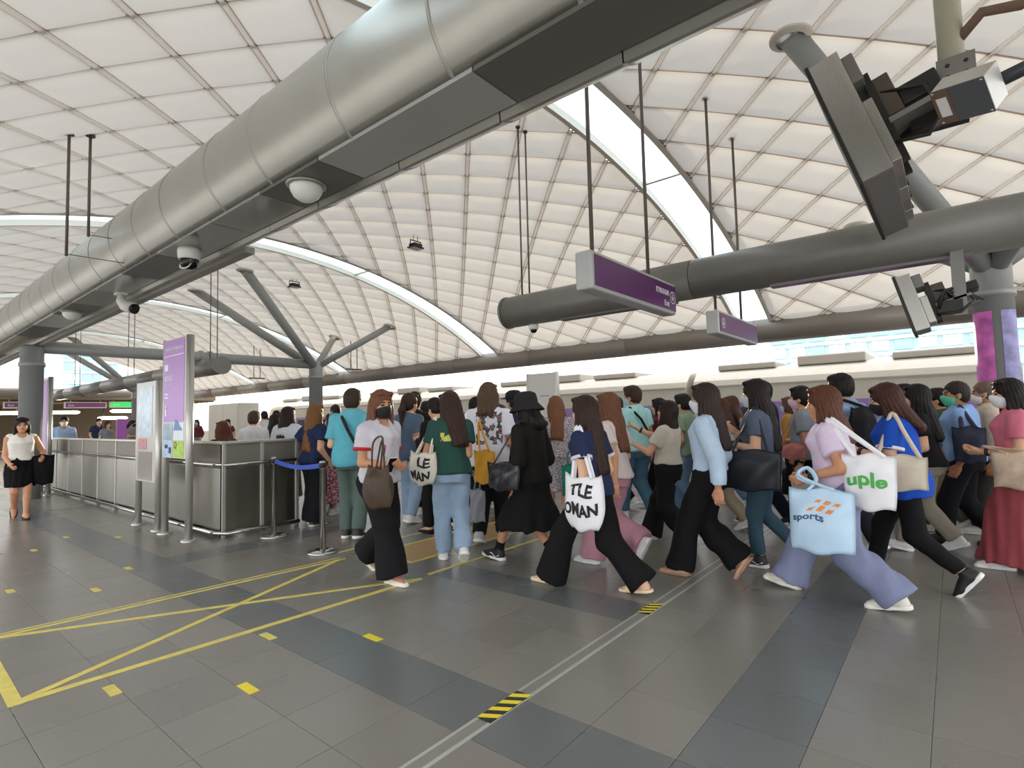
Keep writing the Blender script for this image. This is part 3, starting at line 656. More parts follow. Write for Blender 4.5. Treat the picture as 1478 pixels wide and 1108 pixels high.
# ------------------------------------------------------------------ train and far side
tr = thing('train', 'silver commuter train with purple window band behind the crowd', 'train', (0, 13.05, 0))
m_tr = mat('train_silver', 'b9b3a7', .4, .3, var=.03); m_trp = mat('train_purple', '8e6aa6', .35, .1); m_trr = mat('train_roof', '9d968b', .6); m_win = mat('train_window', '2b2a33', .1)
TX = [-26, -19.0, -12.0, -5.0, 1.05]
TXB = [1.35, 8.3]
def car(x0, x1, first=False):
    prof_ = [(0, -.9), (0, 1.99), (.06, 2.12), (.25, 2.3), (.5, 2.38), (1.3, 2.45), (2.2, 2.38), (2.6, 2.0), (2.6, -.9)]
    n = len(prof_)
    rings = [(x0, 1.), (x1, 1.)]
    if first: rings = [(x0 - .5, .55), (x0 - .3, .8), (x0, .97), (x0 + .5, 1.), (x1, 1.)]
    v = []; 
    for x, k in rings: v += [(x, 1.3 + (y - 1.3) * (.7 + .3 * k), z if z < 1 else 1 + (z - 1) * k) for y, z in prof_]
    f = []
    for r in range(len(rings) - 1): f += [(r * n + k, r * n + k + 1, (r + 1) * n + k + 1, (r + 1) * n + k) for k in range(n - 1)]
    f += [tuple(range(n)), tuple(range((len(rings) - 1) * n, len(rings) * n))[::-1]]
    body = pyd('car_body', v, f, m_tr, tr)
    box_obj('cant_rail', (x0 + .05, x1 - .05, -.03, 0, 1.95, 1.99), m_trr, body)
    x = x0 + .15; k = 0
    while x < x1 - .9:
        dr = k % 2 == 1; w = 1.45 if dr else 2.0; w = min(w, x1 - .1 - x)
        box_obj('side_panel' if not dr else 'door_leaf', (x + .01, x + w - .01, -.02 if not dr else -.012, .0, .55, 1.57), m_trp, body)
        bm = nb(); bx(bm, x + w * .5 - (.35 if not dr else .28), x + w * .5 + (.35 if not dr else .28), -.03, -.015, .8, 1.47, .012); obj('window_pane', bm, m_win, body)
        x += w; k += 1
    for q in range(int((x1 - x0) / 1.75)):
        xx = x0 + .5 + q * 1.75
        bm = nb(); bx(bm, xx, xx + 1.3, .35, 2.1, 2.36, 2.5 + .07 * (q % 2), .03); obj('roof_unit', bm, m_trr, body)
for n_, (a, b) in enumerate(zip(TX, TX[1:])): car(a + .08, b - .08, n_ == 0)
car(TXB[0], TXB[1])
rw = box_obj('track_parapet', (-60, 12, 16.6, 16.9, -1.2, .9), mat('parapet_concrete', 'bdb6aa', .8)); tag(rw, 'pale concrete parapet beyond the train', 'parapet')
# white cabinet and display panel above the heads
wp = thing('display_panel', 'plain white standing display panel above the crowd', 'panel', (-6.88, 9.5, 0))
box_obj('board', (-.37, .35, -.04, .04, .3, 2.3), mat('board_white', 'd9d6d2', .5), wp); box_obj('edge_frame', (.35, .40, -.05, .05, .25, 2.31), m_steel, wp); box_obj('edge_frame', (-.41, -.37, -.05, .05, .25, 2.31), m_steel, wp)
box_obj('foot', (-.4, .4, -.2, .2, 0, .04), m_steel, wp)
box_obj('print_line', (-.05, .2, -.044, -.04, 1.8, 1.815), mat('print_blue', '5b6fae', .5), wp)
cbn = thing('service_cabinet', 'large pale service cabinet beyond the stairwell queue', 'cabinet', (-26.3, 11, 0))
box_obj('body', (-1.6, 1.6, 0, .9, 0, 2.3), mat('cabinet_beige', 'd0cbc0', .6), cbn); box_obj('door_panel', (-1.5, -.02, -.02, 0, .1, 2.2), mat('cabinet_beige'), cbn); box_obj('door_panel', (.02, 1.5, -.02, 0, .1, 2.2), mat('cabinet_beige'), cbn)
# ------------------------------------------------------------------ low hall at the far end
hall = thing('far_hall', 'low dark ceilinged hall beyond the end of the vault', 'hall', (-34.5, 5, 0))
m_hall = mat('hall_soffit', '6e5f48', .8, var=.1)
bm = nb(); bx(bm, -12, 0, -9, 9, 2.78, 3.0); obj('soffit', bm, m_hall, hall)
bm = nb(); bx(bm, -12, -11.8, -9, 9, 0, 2.78); obj('back_wall', bm, mat('hall_wall', '7a6b55', .8), hall)
for k in range(14):
    bm = nb(); bx(bm, -.8 * k - .35, -.8 * k - .25, -9, 9, 2.70, 2.78); obj('soffit_rib', bm, m_hall, hall)
m_lamp = mat('warm_lamp', 'fff2d0', .5, emit=9.)
for px, py, x, h in ((6, 596, -36.5, .75), (90, 595, -36.5, .75), (182, 593, -36.5, .75), (163, 603, -41., .8)):      # the four glowing lamps seen in the hall
    q_ = on_x(px, py, x); l = thing('hall_lamp', 'long warm tube lamp glowing in the low far hall', 'lamp', (x, q_[1], q_[2]), group='warm lamps in the far hall')
    bm = nb(); tube(bm, [(0, -h, 0), (0, -h + .12, 0), (0, h - .12, 0), (0, h, 0)], [.02, .09, .09, .02], 12); obj('lamp_tube', bm, m_lamp, l)
    for q in (-h * .6, h * .6): tube_obj('hanger', [(0, q, .05), (0, q, 2.72 - q_[2])], .02, m_dark, l, 6)
def far_sign(y0, y1, z0, z1, m, label, txt):
    s = thing('far_sign', label, 'sign', (-34.75, (y0 + y1) / 2, z0)); w = (y1 - y0) / 2
    bm = nb(); bx(bm, -.08, .08, -w, w, 0, z1 - z0, .02); obj('sign_case', bm, m_white, s); box_obj('sign_face', (.081, .09, -w + .05, w - .05, .05, z1 - z0 - .05), m, s)
    for y in (-w * .7, w * .7): tube_obj('hanger', [(0, y, z1 - z0 - .01), (0, y, 2.785 - z0)], .025, m_white, s, 6)
    text_obj('lettering', txt, .15, m_ink, s, basis((.092, -w + .15, .1), (0, 1, 0), (0, 0, 1)))
far_sign(6.86, 8.62, 2.36, 2.68, mat('far_sign_purple', '8a4f86', .4), 'far purple direction sign hung at the hall entrance', 'Exit')
far_sign(8.75, 9.95, 2.38, 2.72, mat('exit_green', '2ec95a', .4, emit=.6), 'far green emergency exit sign hung at the hall entrance', 'EXIT')
far_sign(4.6, 6.0, 2.36, 2.68, mat('far_sign_purple'), 'far purple sign half hidden by the column under the duct', 'Exit')
pk = thing('purple_kiosk', 'purple kiosk panels with an orange disc among far passengers', 'kiosk', (-30, 8.6, 0))
for a, b in ((-.75, .1), (.2, .8)): box_obj('kiosk_panel', (-.1, .1, a, b, 0, 1.72), mat('kiosk_purple', 'a765b8', .4), pk)
bm = nb(); lathe(bm, [(.2, 0), (.2, .03), (0, .03)], 20, M=Matrix.Translation((.1, .5, 1.75)) @ Matrix.Rotation(math.radians(90), 4, 'Y')); obj('orange_disc', bm, mat('kiosk_orange', 'e09a5a', .5), pk)
# ------------------------------------------------------------------ towers beyond, haze painted into their pale blue colours
def tower(x0, x1, y, z0, z1, ax, label, cw, ch, rz=0., win=True):
    t = thing('apartment_tower', label, 'building', (x0, y, 0), rz); w = x1 - x0
    box_obj('wall', (0, w, 0, 10, z0, z1), mat('tower_haze_tint', 'b9d6dc', .8), t)
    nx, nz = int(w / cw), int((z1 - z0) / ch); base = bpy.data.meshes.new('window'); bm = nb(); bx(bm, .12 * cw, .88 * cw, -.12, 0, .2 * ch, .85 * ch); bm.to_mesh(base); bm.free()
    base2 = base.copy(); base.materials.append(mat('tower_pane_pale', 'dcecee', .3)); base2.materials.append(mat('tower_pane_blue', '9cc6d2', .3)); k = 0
    for j in range(nz - 1, -1, -1):
        for i in range(nx):
            if k >= 290: break
            o = bpy.data.objects.new('window', base if random.random() < .45 else base2); link(o, t); o.location = (i * cw, 0, z0 + j * ch); k += 1
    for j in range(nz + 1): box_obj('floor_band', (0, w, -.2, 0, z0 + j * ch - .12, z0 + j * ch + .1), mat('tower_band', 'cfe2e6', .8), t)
tower(-9.6, 7.5, 40, -2, 9.5, 0, 'haze-tinted pale blue apartment tower seen above the train roof', 1.15, .95)
tower(0, 5.4, 0, -9, 12, 0, 'haze-tinted blue tower seen under the far end of the vault', .9, 1.3)
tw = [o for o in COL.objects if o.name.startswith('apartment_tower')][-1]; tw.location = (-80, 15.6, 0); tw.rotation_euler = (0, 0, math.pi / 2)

# ================================================================== people: distance fields turned into meshes
class Field:
    def __init__(s, lo, hi, h):
        s.h = h; s.lo = np.array(lo, float) - 2 * h; n = np.ceil((np.array(hi) + 2 * h - s.lo) / h).astype(int) + 1
        s.ax = [(s.lo[i] + h * np.arange(n[i])).astype(np.float32) for i in range(3)]; s.D = np.full(tuple(n), 1., np.float32)
    def sl(s, lo, hi, pad):
        r = []
        for i in range(3):
            a = int(np.searchsorted(s.ax[i], lo[i] - pad)); b = int(np.searchsorted(s.ax[i], hi[i] + pad)); r.append(slice(max(a, 0), max(b, a + 1)))
        return tuple(r), s.ax[0][r[0]][:, None, None], s.ax[1][r[1]][None, :, None], s.ax[2][r[2]][None, None, :]
    def mix(s, r, d, k):
        A = s.D[r]
        if k > 0:
            h = np.clip(.5 + .5 * (A - d) / k, 0, 1); s.D[r] = A * (1 - h) + d * h - k * h * (1 - h)
        else: s.D[r] = np.minimum(A, d)
    def cone(s, a, b, ra, rb, k=.02, fa=False, fb=False, sub=False, sq=None):
        a = np.asarray(a, float); b = np.asarray(b, float); R = max(ra, rb); pad = R * (1 if sq is None else 1.6) + max(k, .02) + 2 * s.h
        r, X, Y, Z = s.sl(np.minimum(a, b), np.maximum(a, b), pad)
        ba = b - a; L2 = float(ba @ ba) + 1e-9
        t = ((X - a[0]) * ba[0] + (Y - a[1]) * ba[1] + (Z - a[2]) * ba[2]) / L2; tc = np.clip(t, 0, 1)
        dx, dy, dz = X - a[0] - tc * ba[0], Y - a[1] - tc * ba[1], Z - a[2] - tc * ba[2]
        if sq is not None: dx, dy, dz = dx / sq[0], dy / sq[1], dz / sq[2]
        d = np.sqrt(dx * dx + dy * dy + dz * dz) - (ra + (rb - ra) * tc)
        L = math.sqrt(L2)
        if fa: d = np.maximum(d, -t * L)
        if fb: d = np.maximum(d, (t - 1) * L)
        if sub: s.D[r] = np.maximum(s.D[r], -d)
        else: s.mix(r, d, k)
    def ell(s, c, rad, k=.02, sub=False, rot=None):
        c = np.asarray(c, float); rad = np.asarray(rad, float)
        r, X, Y, Z = s.sl(c - rad.max(), c + rad.max(), max(k, .02) + 2 * s.h)
        P = [X - c[0], Y - c[1], Z - c[2]]
        if rot is not None: P = [rot[i][0] * P[0] + rot[i][1] * P[1] + rot[i][2] * P[2] for i in range(3)]
        k0 = np.sqrt((P[0] / rad[0]) ** 2 + (P[1] / rad[1]) ** 2 + (P[2] / rad[2]) ** 2) + 1e-6
        k1 = np.sqrt((P[0] / rad[0] ** 2) ** 2 + (P[1] / rad[1] ** 2) ** 2 + (P[2] / rad[2] ** 2) ** 2) + 1e-6
        d = k0 * (k0 - 1) / k1
        if sub: s.D[r] = np.maximum(s.D[r], -d)
        else: s.mix(r, d, k)
    def loft(s, o, M, zs, wa, wb, cx=None, k=.03, off=0.):
        # stacked ellipses along the frame's z axis; wa half width (y), wb half depth (x), cx depth offset
        o = np.asarray(o, float); M = np.asarray(M, float); zs = np.asarray(zs, float)
        R = max(max(wa), max(wb)) + off + .1; e0 = o + M[2] * zs[0]; e1 = o + M[2] * zs[-1]
        r, X, Y, Z = s.sl(np.minimum(e0, e1) - R, np.maximum(e0, e1) + R, .02)
        q = [X - o[0], Y - o[1], Z - o[2]]; lx, ly, lz = [M[i][0] * q[0] + M[i][1] * q[1] + M[i][2] * q[2] for i in range(3)]
        a = np.interp(lz, zs, wa) + off; b = np.interp(lz, zs, wb) + off; c = np.interp(lz, zs, cx) if cx is not None else 0.
        d = (np.sqrt(((lx - c) / b) ** 2 + (ly / a) ** 2) - 1) * np.minimum(a, b)
        d = np.maximum(d, np.maximum(zs[0] - lz, lz - zs[-1])); s.mix(r, d.astype(np.float32), k)
    def plane(s, p, n):
        X, Y, Z = s.ax[0][:, None, None], s.ax[1][None, :, None], s.ax[2][None, None, :]
        s.D = np.maximum(s.D, (X - p[0]) * n[0] + (Y - p[1]) * n[1] + (Z - p[2]) * n[2])
    def folds(s, amp, seed, kz=14., kxy=45.):
        g = np.random.default_rng(seed); X, Y, Z = s.ax[0][:, None, None], s.ax[1][None, :, None], s.ax[2][None, None, :]
        for _ in range(3):
            w = g.normal(size=2) * kxy * .6; ph = g.uniform(0, 6.28, 2); z = g.uniform(.4, 1) * kz
            s.D += (amp * .6 * np.sin(X * w[0] + Y * w[1] + Z * z * .5 + ph[0]) * np.sin(Z * z + X * 9 + ph[1])).astype(np.float32)
    def mesh(s):
        D = s.D; n = D.shape; ins = D < 0
        c = np.zeros((n[0] - 1, n[1] - 1, n[2] - 1), np.int8)
        for i in (0, 1):
            for j in (0, 1):
                for k in (0, 1): c += ins[i:n[0] - 1 + i, j:n[1] - 1 + j, k:n[2] - 1 + k]
        act = (c > 0) & (c < 8); I = np.argwhere(act); idx = np.full(act.shape, -1, np.int64); idx[act] = np.arange(len(I))
        if len(I) == 0: return np.zeros((0, 3)), np.zeros((0, 4), int)
        acc = np.zeros((len(I), 3)); cnt = np.zeros(len(I))
        cor = [(a, b, e) for a in (0, 1) for b in (0, 1) for e in (0, 1)]
        val = {q: D[I[:, 0] + q[0], I[:, 1] + q[1], I[:, 2] + q[2]].astype(float) for q in cor}
        for q in cor:
            for ax in range(3):
                if q[ax]: continue
                q2 = list(q); q2[ax] = 1; q2 = tuple(q2); a, b = val[q], val[q2]; m = (a < 0) != (b < 0)
                t = np.where(m, a / np.where(m, a - b, 1), 0); p = np.tile(np.array(q, float), (len(I), 1)); p[:, ax] += t
                acc[m] += p[m]; cnt[m] += 1
        V = (I + acc / cnt[:, None]) * s.h + s.lo; F = []
        for ax in range(3):
            u, w = [(1, 2), (2, 0), (0, 1)][ax]
            A = [slice(None)] * 3; B = [slice(None)] * 3; A[ax] = slice(0, -1); B[ax] = slice(1, None)
            ea, eb = ins[tuple(A)], ins[tuple(B)]
            for flip, m in ((False, ea & ~eb), (True, ~ea & eb)):
                E = np.argwhere(m); ok = (E[:, u] > 0) & (E[:, w] > 0) & (E[:, u] < n[u] - 1) & (E[:, w] < n[w] - 1); E = E[ok]
                if len(E) == 0: continue
                def cell(du, dw):
                    e = E.copy(); e[:, u] -= du; e[:, w] -= dw; return idx[e[:, 0], e[:, 1], e[:, 2]]
                q = np.stack([cell(1, 1), cell(0, 1), cell(0, 0), cell(1, 0)], 1); F.append(q[:, ::-1] if flip else q)
        F = np.concatenate(F); return V, F[(F >= 0).all(1)]
def mk(name, V, F, mats, mi=None):
    me = bpy.data.meshes.new(name); me.vertices.add(len(V)); me.vertices.foreach_set('co', np.ascontiguousarray(V, np.float32).ravel())
    me.loops.add(F.size); me.loops.foreach_set('vertex_index', np.ascontiguousarray(F, np.int32).ravel()); me.polygons.add(len(F))
    me.polygons.foreach_set('loop_start', np.arange(0, F.size, 4, dtype=np.int32)); 
    for m in mats: me.materials.append(m)
    if mi is not None: me.polygons.foreach_set('material_index', np.asarray(mi, np.int32))
    me.update(calc_edges=True); me.validate(); me.shade_smooth(); return me
# ---- head, hands, feet, hair: built once, posed many times (x forward, y left, z up)
def make_head(male, h):
    f = Field((-.13, -.1, -.16), (.14, .1, .14), h); j = 1.06 if male else 1.
    f.ell((-.014, 0, .035), (.094, .076, .092), .01); f.ell((.02, 0, -.03), (.07, .060 * j, .080), .03)
    f.ell((.05, 0, -.088), (.028, .028 * j, .022), .03); f.ell((.045, .032, -.02), (.035, .028, .04), .02); f.ell((.045, -.032, -.02), (.035, .028, .04), .02)
    f.cone((.083, 0, .018), (.1, 0, -.022), .007, .0115, .012); f.ell((.092, .011, -.026), (.011, .008, .008), .008); f.ell((.092, -.011, -.026), (.011, .008, .008), .008)
    f.cone((.078, -.03, .03), (.078, .03, .03), .013, .013, .014)
    for s in (1, -1):
        f.ell((.091, s * .031, .008), (.016, .02, .011), sub=True); f.ell((.072, s * .031, .008), (.014, .016, .012), .004)
        f.ell((-.012, s * .077, -.008), (.021, .009, .032), .008)
    f.ell((.081, 0, -.052), (.013, .021, .0065), .006); f.ell((.079, 0, -.064), (.012, .017, .006), .006)
    f.cone((-.02, 0, -.06), (-.03, 0, -.17), .05 * j, .052 * j, .03)
    V, F = f.mesh(); C = V[F].mean(1); mi = np.zeros(len(F), int)
    eye = (C[:, 0] > .06) & (np.abs(C[:, 2] - .008) < .008) & (np.abs(np.abs(C[:, 1]) - .031) < .015); brow = (C[:, 0] > .06) & (np.abs(C[:, 2] - .033) < .006) & (np.abs(np.abs(C[:, 1]) - .031) < .02)
    lip = (C[:, 0] > .074) & (np.abs(C[:, 2] + .058) < .010) & (np.abs(C[:, 1]) < .019); mi[eye | brow] = 1; mi[lip] = 2
    return V, F, mi
def make_hand(curl, h, thumb=.6):
    f = Field((-.06, -.06, -.2), (.08, .08, .03), h)       # left hand hanging: fingers -z, palm faces -y (to the body), thumb forward +x
    f.cone((0, 0, .02), (0, 0, -.03), .026, .027, .01, sq=(1, .75, 1)); f.cone((-.012, 0, -.04), (-.016, -.002, -.085), .024, .022, .015, sq=(1.1, .6, 1)); f.cone((.014, 0, -.04), (.018, -.002, -.088), .022, .021, .015, sq=(1, .6, 1))
    for x, L, r in ((.030, .070, .0088), (.010, .078, .0092), (-.010, .072, .0088), (-.029, .058, .0078)):
        p = np.array([x, 0, -.088]); a = math.radians(curl * .5)
        for seg in (.44, .31, .25):
            q = p + L * seg * np.array([x * .4, -math.sin(a), -math.cos(a)]); f.cone(p, q, r, r * .92, .004); p = q; a += math.radians(curl)
    f.cone((.024, -.004, -.03), (.046, -.012, -.062), .013, .011, .012); f.cone((.046, -.012, -.062), (.048, -.012 - .03 * thumb, -.088), .0105, .0085, .004)
    return f.mesh()
def make_foot(h):
    f = Field((-.09, -.06, -.1), (.2, .06, .06), h); f.cone((0, 0, .04), (-.012, 0, -.04), .036, .036, .02); f.cone((-.03, 0, -.052), (.05, 0, -.055), .03, .032, .03); f.cone((.0, 0, -.03), (.11, 0, -.062), .032, .022, .03, sq=(1, 1.2, 1)); f.cone((.1, .005, -.064), (.16, .01, -.066), .024, .016, .02, sq=(1, 1.3, 1))
    f.plane((0, 0, -.083), (0, 0, -1)); return f.mesh()
def make_shoe(kind, h):
    f = Field((-.1, -.07, -.1), (.22, .07, .08), h)
    top = {'sneaker': .02, 'boot': .04, 'flat': -.035, 'leather': .0, 'clog': -.01}[kind]
    f.cone((-.028, 0, -.05), (.06, 0, -.052), .041, .043, .03); f.cone((0, 0, -.03), (.11, 0, -.058), .042, .034, .03, sq=(1, 1.1, 1)); f.cone((.1, .004, -.06), (.158, .008, -.062), .036, .026, .02, sq=(1, 1.2, 1))
    if top > -.02: f.cone((-.012, 0, .03), (-.015, 0, -.04), .044, .042, .02)
    f.plane((-.02, 0, top), (-.25 if top > -.02 else .12, 0, 1)); f.plane((0, 0, -.076), (0, 0, -1))
    if kind == 'flat': f.cone((-.02, 0, .0), (.055, 0, -.03), .036, .03, sub=True)
    u = f.mesh()
    g = Field((-.1, -.07, -.11), (.22, .07, -.04), h); t = .03 if kind in ('sneaker', 'clog') else .016
    for k in range(3): g.cone((-.034, 0, -.075), (.06, 0, -.075), .048, .046, 0); 
    g.cone((.05, 0, -.075), (.16, .008, -.075), .047, .036, .02); g.plane((0, 0, -.085 + t), (0, 0, 1)); g.plane((0, 0, -.087), (0, 0, -1)); return u, g.mesh()
def make_slide(h):
    f = Field((-.1, -.07, -.11), (.22, .07, -.04), h); f.cone((-.034, 0, -.075), (.06, 0, -.075), .05, .046, 0); f.cone((.05, 0, -.075), (.165, .008, -.075), .047, .04, .02); f.plane((0, 0, -.062), (0, 0, 1)); f.plane((0, 0, -.087), (0, 0, -1))
    g = Field((.0, -.08, -.11), (.16, .08, .02), h); g.cone((.05, 0, -.055), (.11, 0, -.066), .05, .046, 0); g.cone((.0, 0, -.058), (.16, 0, -.072), .04, .034, sub=True); g.plane((.055, 0, 0), (-1, 0, -.2)); g.plane((.115, 0, 0), (1, 0, .2)); g.plane((0, 0, -.08), (0, 0, -1))
    return g.mesh(), f.mesh()
def make_hair(style, h, seed=0):
    g = np.random.default_rng(seed); long_ = {'long': -.40, 'longer': -.48, 'mid': -.28, 'bob': -.19, 'pony': 0, 'bun': 0, 'short': 0, 'crop': 0, 'half': -.36}[style]
    f = Field((-.27, -.13, -.56 if long_ else -.42 if style == 'pony' else -.13), (.12, .13, .16), h)
    t = .006 if style == 'crop' else .013
    f.ell((-.016, 0, .04), (.097 + t, .08 + t, .094 + t), .01)
    if style in ('short', 'crop'):
        f.ell((-.05, 0, -.02), (.062, .072 + t * .6, .07), .03); f.plane((0, 0, -.075), (0, 0, -1))
        if style == 'short': f.ell((.05, 0, .10), (.055, .07, .032), .03)
        f.ell((.10, 0, -.02), (.075, .11, .082), sub=True); f.ell((.02, .09, -.04), (.05, .03, .05), sub=True); f.ell((.02, -.09, -.04), (.05, .03, .05), sub=True)
    else:
        if long_:
            w = .062; e = long_
            f.cone((-.045, 0, -.02), (-.095, 0, -.16), .085, .062, .04, sq=(.85, 1.15, 1)); f.cone((-.1, 0, -.14), (-.165, 0, e + .03), .06, .045, .04, sq=(.8, 1.35, 1))
            for s in (1, -1):
                f.cone((-.02, s * .07, .0), (-.04 + .02 * g.uniform(-1, 1), s * .082, e * .62), .034, .028, .03); 
                f.cone((-.06, s * .05, -.05), (-.16, s * .06, e + .02 + .03 * g.uniform(-1, 1)), .045, .02, .03)
                if style != 'half': f.cone((.012, s * .078, -.01), (.02, s * .088, max(e * .45, -.16)), .02, .016, .02)
            f.ell((.105, 0, -.045), (.078, .066, .105), sub=True)
        else:
            f.ell((-.05, 0, -.03), (.06, .07, .06), .03); f.ell((.105, 0, -.03), (.09, .09, .092), sub=True); f.ell((.03, .085, -.06), (.06, .03, .06), sub=True); f.ell((.03, -.085, -.06), (.06, .03, .06), sub=True)
            if style == 'pony': f.ell((-.115, 0, .045), (.03, .03, .03), .02); f.cone((-.12, 0, .04), (-.16, 0, -.08), .03, .04, .02); f.cone((-.16, 0, -.08), (-.145, .01, -.36), .04, .014, .03)
            if style == 'bun': f.ell((-.115, 0, .03), (.045, .048, .045), .015)
        f.ell((.052, .03, .105), (.04, .05, .02), .02); f.ell((.052, -.03, .105), (.04, .05, .02), .02)
    X, Y, Z = f.ax[0][:, None, None], f.ax[1][None, :, None], f.ax[2][None, None, :]; an = np.arctan2(Y, X + .02)
    f.D += (.0028 * np.sin(an * 23 + 6 * np.sin(Z * 7 + seed)) + .0018 * np.sin(an * 41 + Z * 9)).astype(np.float32)
    return f.mesh()
def make_mask(h):
    a = make_head_field(.0075, h); return a.mesh()
def make_head_field(inf, h):
    f = Field((-.0, -.09, -.12), (.14, .09, .02), h)
    f.ell((.03, 0, -.035), (.07 + inf, .061 + inf, .075 + inf), .01); f.ell((.075, 0, -.03), (.042, .035, .034), .03); f.cone((.085, 0, -.002), (.098, 0, -.02), .012, .018, .02)
    f.ell((.052, 0, -.085), (.035, .033, .024), .02)
    f.plane((.012, 0, 0), (-1, 0, 0)); f.plane((.09, 0, -.004), (-.35, 0, 1)); f.plane((.05, 0, -.108), (.1, 0, -1)); return f
TPL = {}
def tpl(key, fn, *a):
    if key not in TPL: TPL[key] = fn(*a)
    return TPL[key]
def xf(V, R, o): return V @ np.asarray(R) + np.asarray(o)          # rows of R are the local axes in the target frame
def nrm(v): v = np.asarray(v, float); return v / (np.linalg.norm(v) + 1e-9)
def Rz(a): c, s = math.cos(a), math.sin(a); return np.array([[c, s, 0], [-s, c, 0], [0, 0, 1.]])     # rows = axes
def Ry(a): c, s = math.cos(a), math.sin(a); return np.array([[c, 0, -s], [0, 1, 0], [s, 0, c]])
def Rx(a): c, s = math.cos(a), math.sin(a); return np.array([[1, 0, 0], [0, c, s], [0, -s, c]])
def ik(a, b, l1, l2, pole):
    d = b - a; L = np.linalg.norm(d); mx = (l1 + l2) * .995
    if L > mx: b = a + d / L * mx; d = b - a; L = mx
    u = d / L; x = (l1 * l1 - l2 * l2 + L * L) / (2 * L); hgt = math.sqrt(max(l1 * l1 - x * x, 0)); p = np.asarray(pole, float); p = nrm(p - u * (p @ u)); return a + u * x + p * hgt, b
HAIRS = {}
def fabric(col, kind='plain'):
    return mat('fabric_%s_%s' % (col, kind), col, .85, 0, var=.06, vscale=14, bump=.12, bscale=160, spec=.2)
def hairmat(col): return mat('hair_' + col, col, .55, 0, var=.35, vscale=30, bump=.3, bscale=40, spec=.25, stretch=(6, 6, .5))
SKINS = ['d9a583', 'cf9877', 'e2b394', 'c48d6c']
PEOPLE = {}
def person(name, pos, heading, label, H=1.6, male=False, feet=None, stride=.0, lead='L', lean=3., arms=((.03, .05, -.5), (.03, .05, -.5)), curl=(35, 35), head=(0, 0), hair='long', haircol='2a2019', top=('f0f0f0', 'tee'), bottom=('1b1b1e', 'wide'), shoe=('sneaker', 'e8e6e0', 'ffffff'), mask=None, fat=1., h=.0155, skin=None, group='commuters', hat=None, socks=None, seed=None, twist=0., sleeve=None, hem=None, extra=None, z=0.):
    seed = seed if seed is not None else len(PEOPLE) * 7 + 3; g = np.random.default_rng(seed)
    s = H / 1.60; P = thing('person', label, 'person', (pos[0], pos[1], z), math.radians(heading), group, s)
    far = h > .02; sw = .17 if not male else .192; hw = .088; sk = skin or SKINS[seed % 4]
    mskin = mat('skin_' + sk, sk, .55, 0, var=.05, vscale=9, spec=.35); meye = mat('eye_dark', '2b1d18', .4); mlip = mat('lip_rose', 'b06a5e', .5)
    # ---- legs
    AN = .087
    if feet is None:
        st = stride
        fr, rr = (st * .52, .085, -8. if st > .3 else 0., 0.), (-st * .55, .08, 28. * min(1, st / .5) if st > .1 else 0., 0.)
        feet = (fr, rr) if lead == 'L' else (rr, fr)
    hipz = .84; an = []; fm = []
    for i, (fx, fy, pit, lift) in enumerate(feet):
        sgn = 1 if i == 0 else -1; p = math.radians(pit)
        up = .14 * math.sin(p) if p > 0 else .05 * math.sin(-p); an.append(np.array([fx + (.14 * (1 - math.cos(p)) + AN * math.sin(p)), sgn * fy, AN * math.cos(p) * .98 + up + lift + .002])); fm.append(Ry(-p))
    for a in an:
        hz = math.sqrt(max(.755 ** 2 - (a[0]) ** 2 - (abs(a[1]) - hw) ** 2, .2)) + a[2]; hipz = min(hipz, hz)
    fm = [np.array([[math.cos(math.radians(f[2])), 0, -math.sin(math.radians(f[2]))], [0, 1, 0], [math.sin(math.radians(f[2])), 0, math.cos(math.radians(f[2]))]]) for f in feet]
    hips = [np.array([0, q * hw, hipz]) for q in (1, -1)]; knees = []
    for i in (0, 1):
        k, b = ik(hips[i], an[i], .40, .36, (1, 0, .1)); knees.append(k); an[i] = b
    # ---- torso frame
    M = Rz(math.radians(twist)) @ np.array([[math.cos(math.radians(lean)), 0, -math.sin(math.radians(lean))], [0, 1, 0], [math.sin(math.radians(lean)), 0, math.cos(math.radians(lean))]])
    O = np.array([0, 0, hipz]); T = lambda v: O + np.asarray(v) @ M
    if male:
        zs = [-.1, 0, .08, .18, .3, .4, .46, .50, .54]; wa = [.13, .155, .15, .14, .155, .168, .152, .105, .058]; wb = [.09, .112, .105, .1, .112, .122, .1, .075, .055]
    else:
        zs = [-.1, 0, .08, .18, .3, .38, .45, .49, .53]; wa = [.14, .165, .152, .127, .138, .145, .132, .092, .053]; wb = [.09, .118, .108, .09, .102, .118, .092, .07, .052]
    cx = [-.01, -.01, 0, .005, .005, .012, -.005, -.012, -.015]
    wa = [w * (1 + (fat - 1) * .9) for w in wa]; wb = [w * fat for w in wb]
    sho = [T((-.012, q * (sw - .018) * (1 + (fat - 1) * .4), .435)) for q in (1, -1)]; elb = []; wri = []
    for i in (0, 1):
        q = 1 if i == 0 else -1; tx, ty, tz = arms[i][:3]; tgt = sho[i] + np.array([tx, q * ty, tz]) @ M
        pole = arms[i][3] if len(arms[i]) > 3 else (-1, q * .35, -.35); e, w = ik(sho[i], tgt, .275, .235, np.asarray(pole) @ M); elb.append(e); wri.append(w)
    nb_ = T((-.012, 0, .49)); hyaw, hpit = math.radians(head[0]), math.radians(head[1]); 
    HM = np.array([[math.cos(hpit), 0, -math.sin(hpit)], [0, 1, 0], [math.sin(hpit), 0, math.cos(hpit)]]) @ Rz(hyaw + math.radians(twist)); HO = T((.012, 0, .635))
    # ---- body: one continuous skin surface
    pts = np.array(knees + an + elb + wri + [HO, O]); lo, hi = pts.min(0) - .2, pts.max(0) + .2; lo[2] = -.01
    f = Field(lo, hi, h); f.loft(O, M, zs, wa, wb, cx, 0)
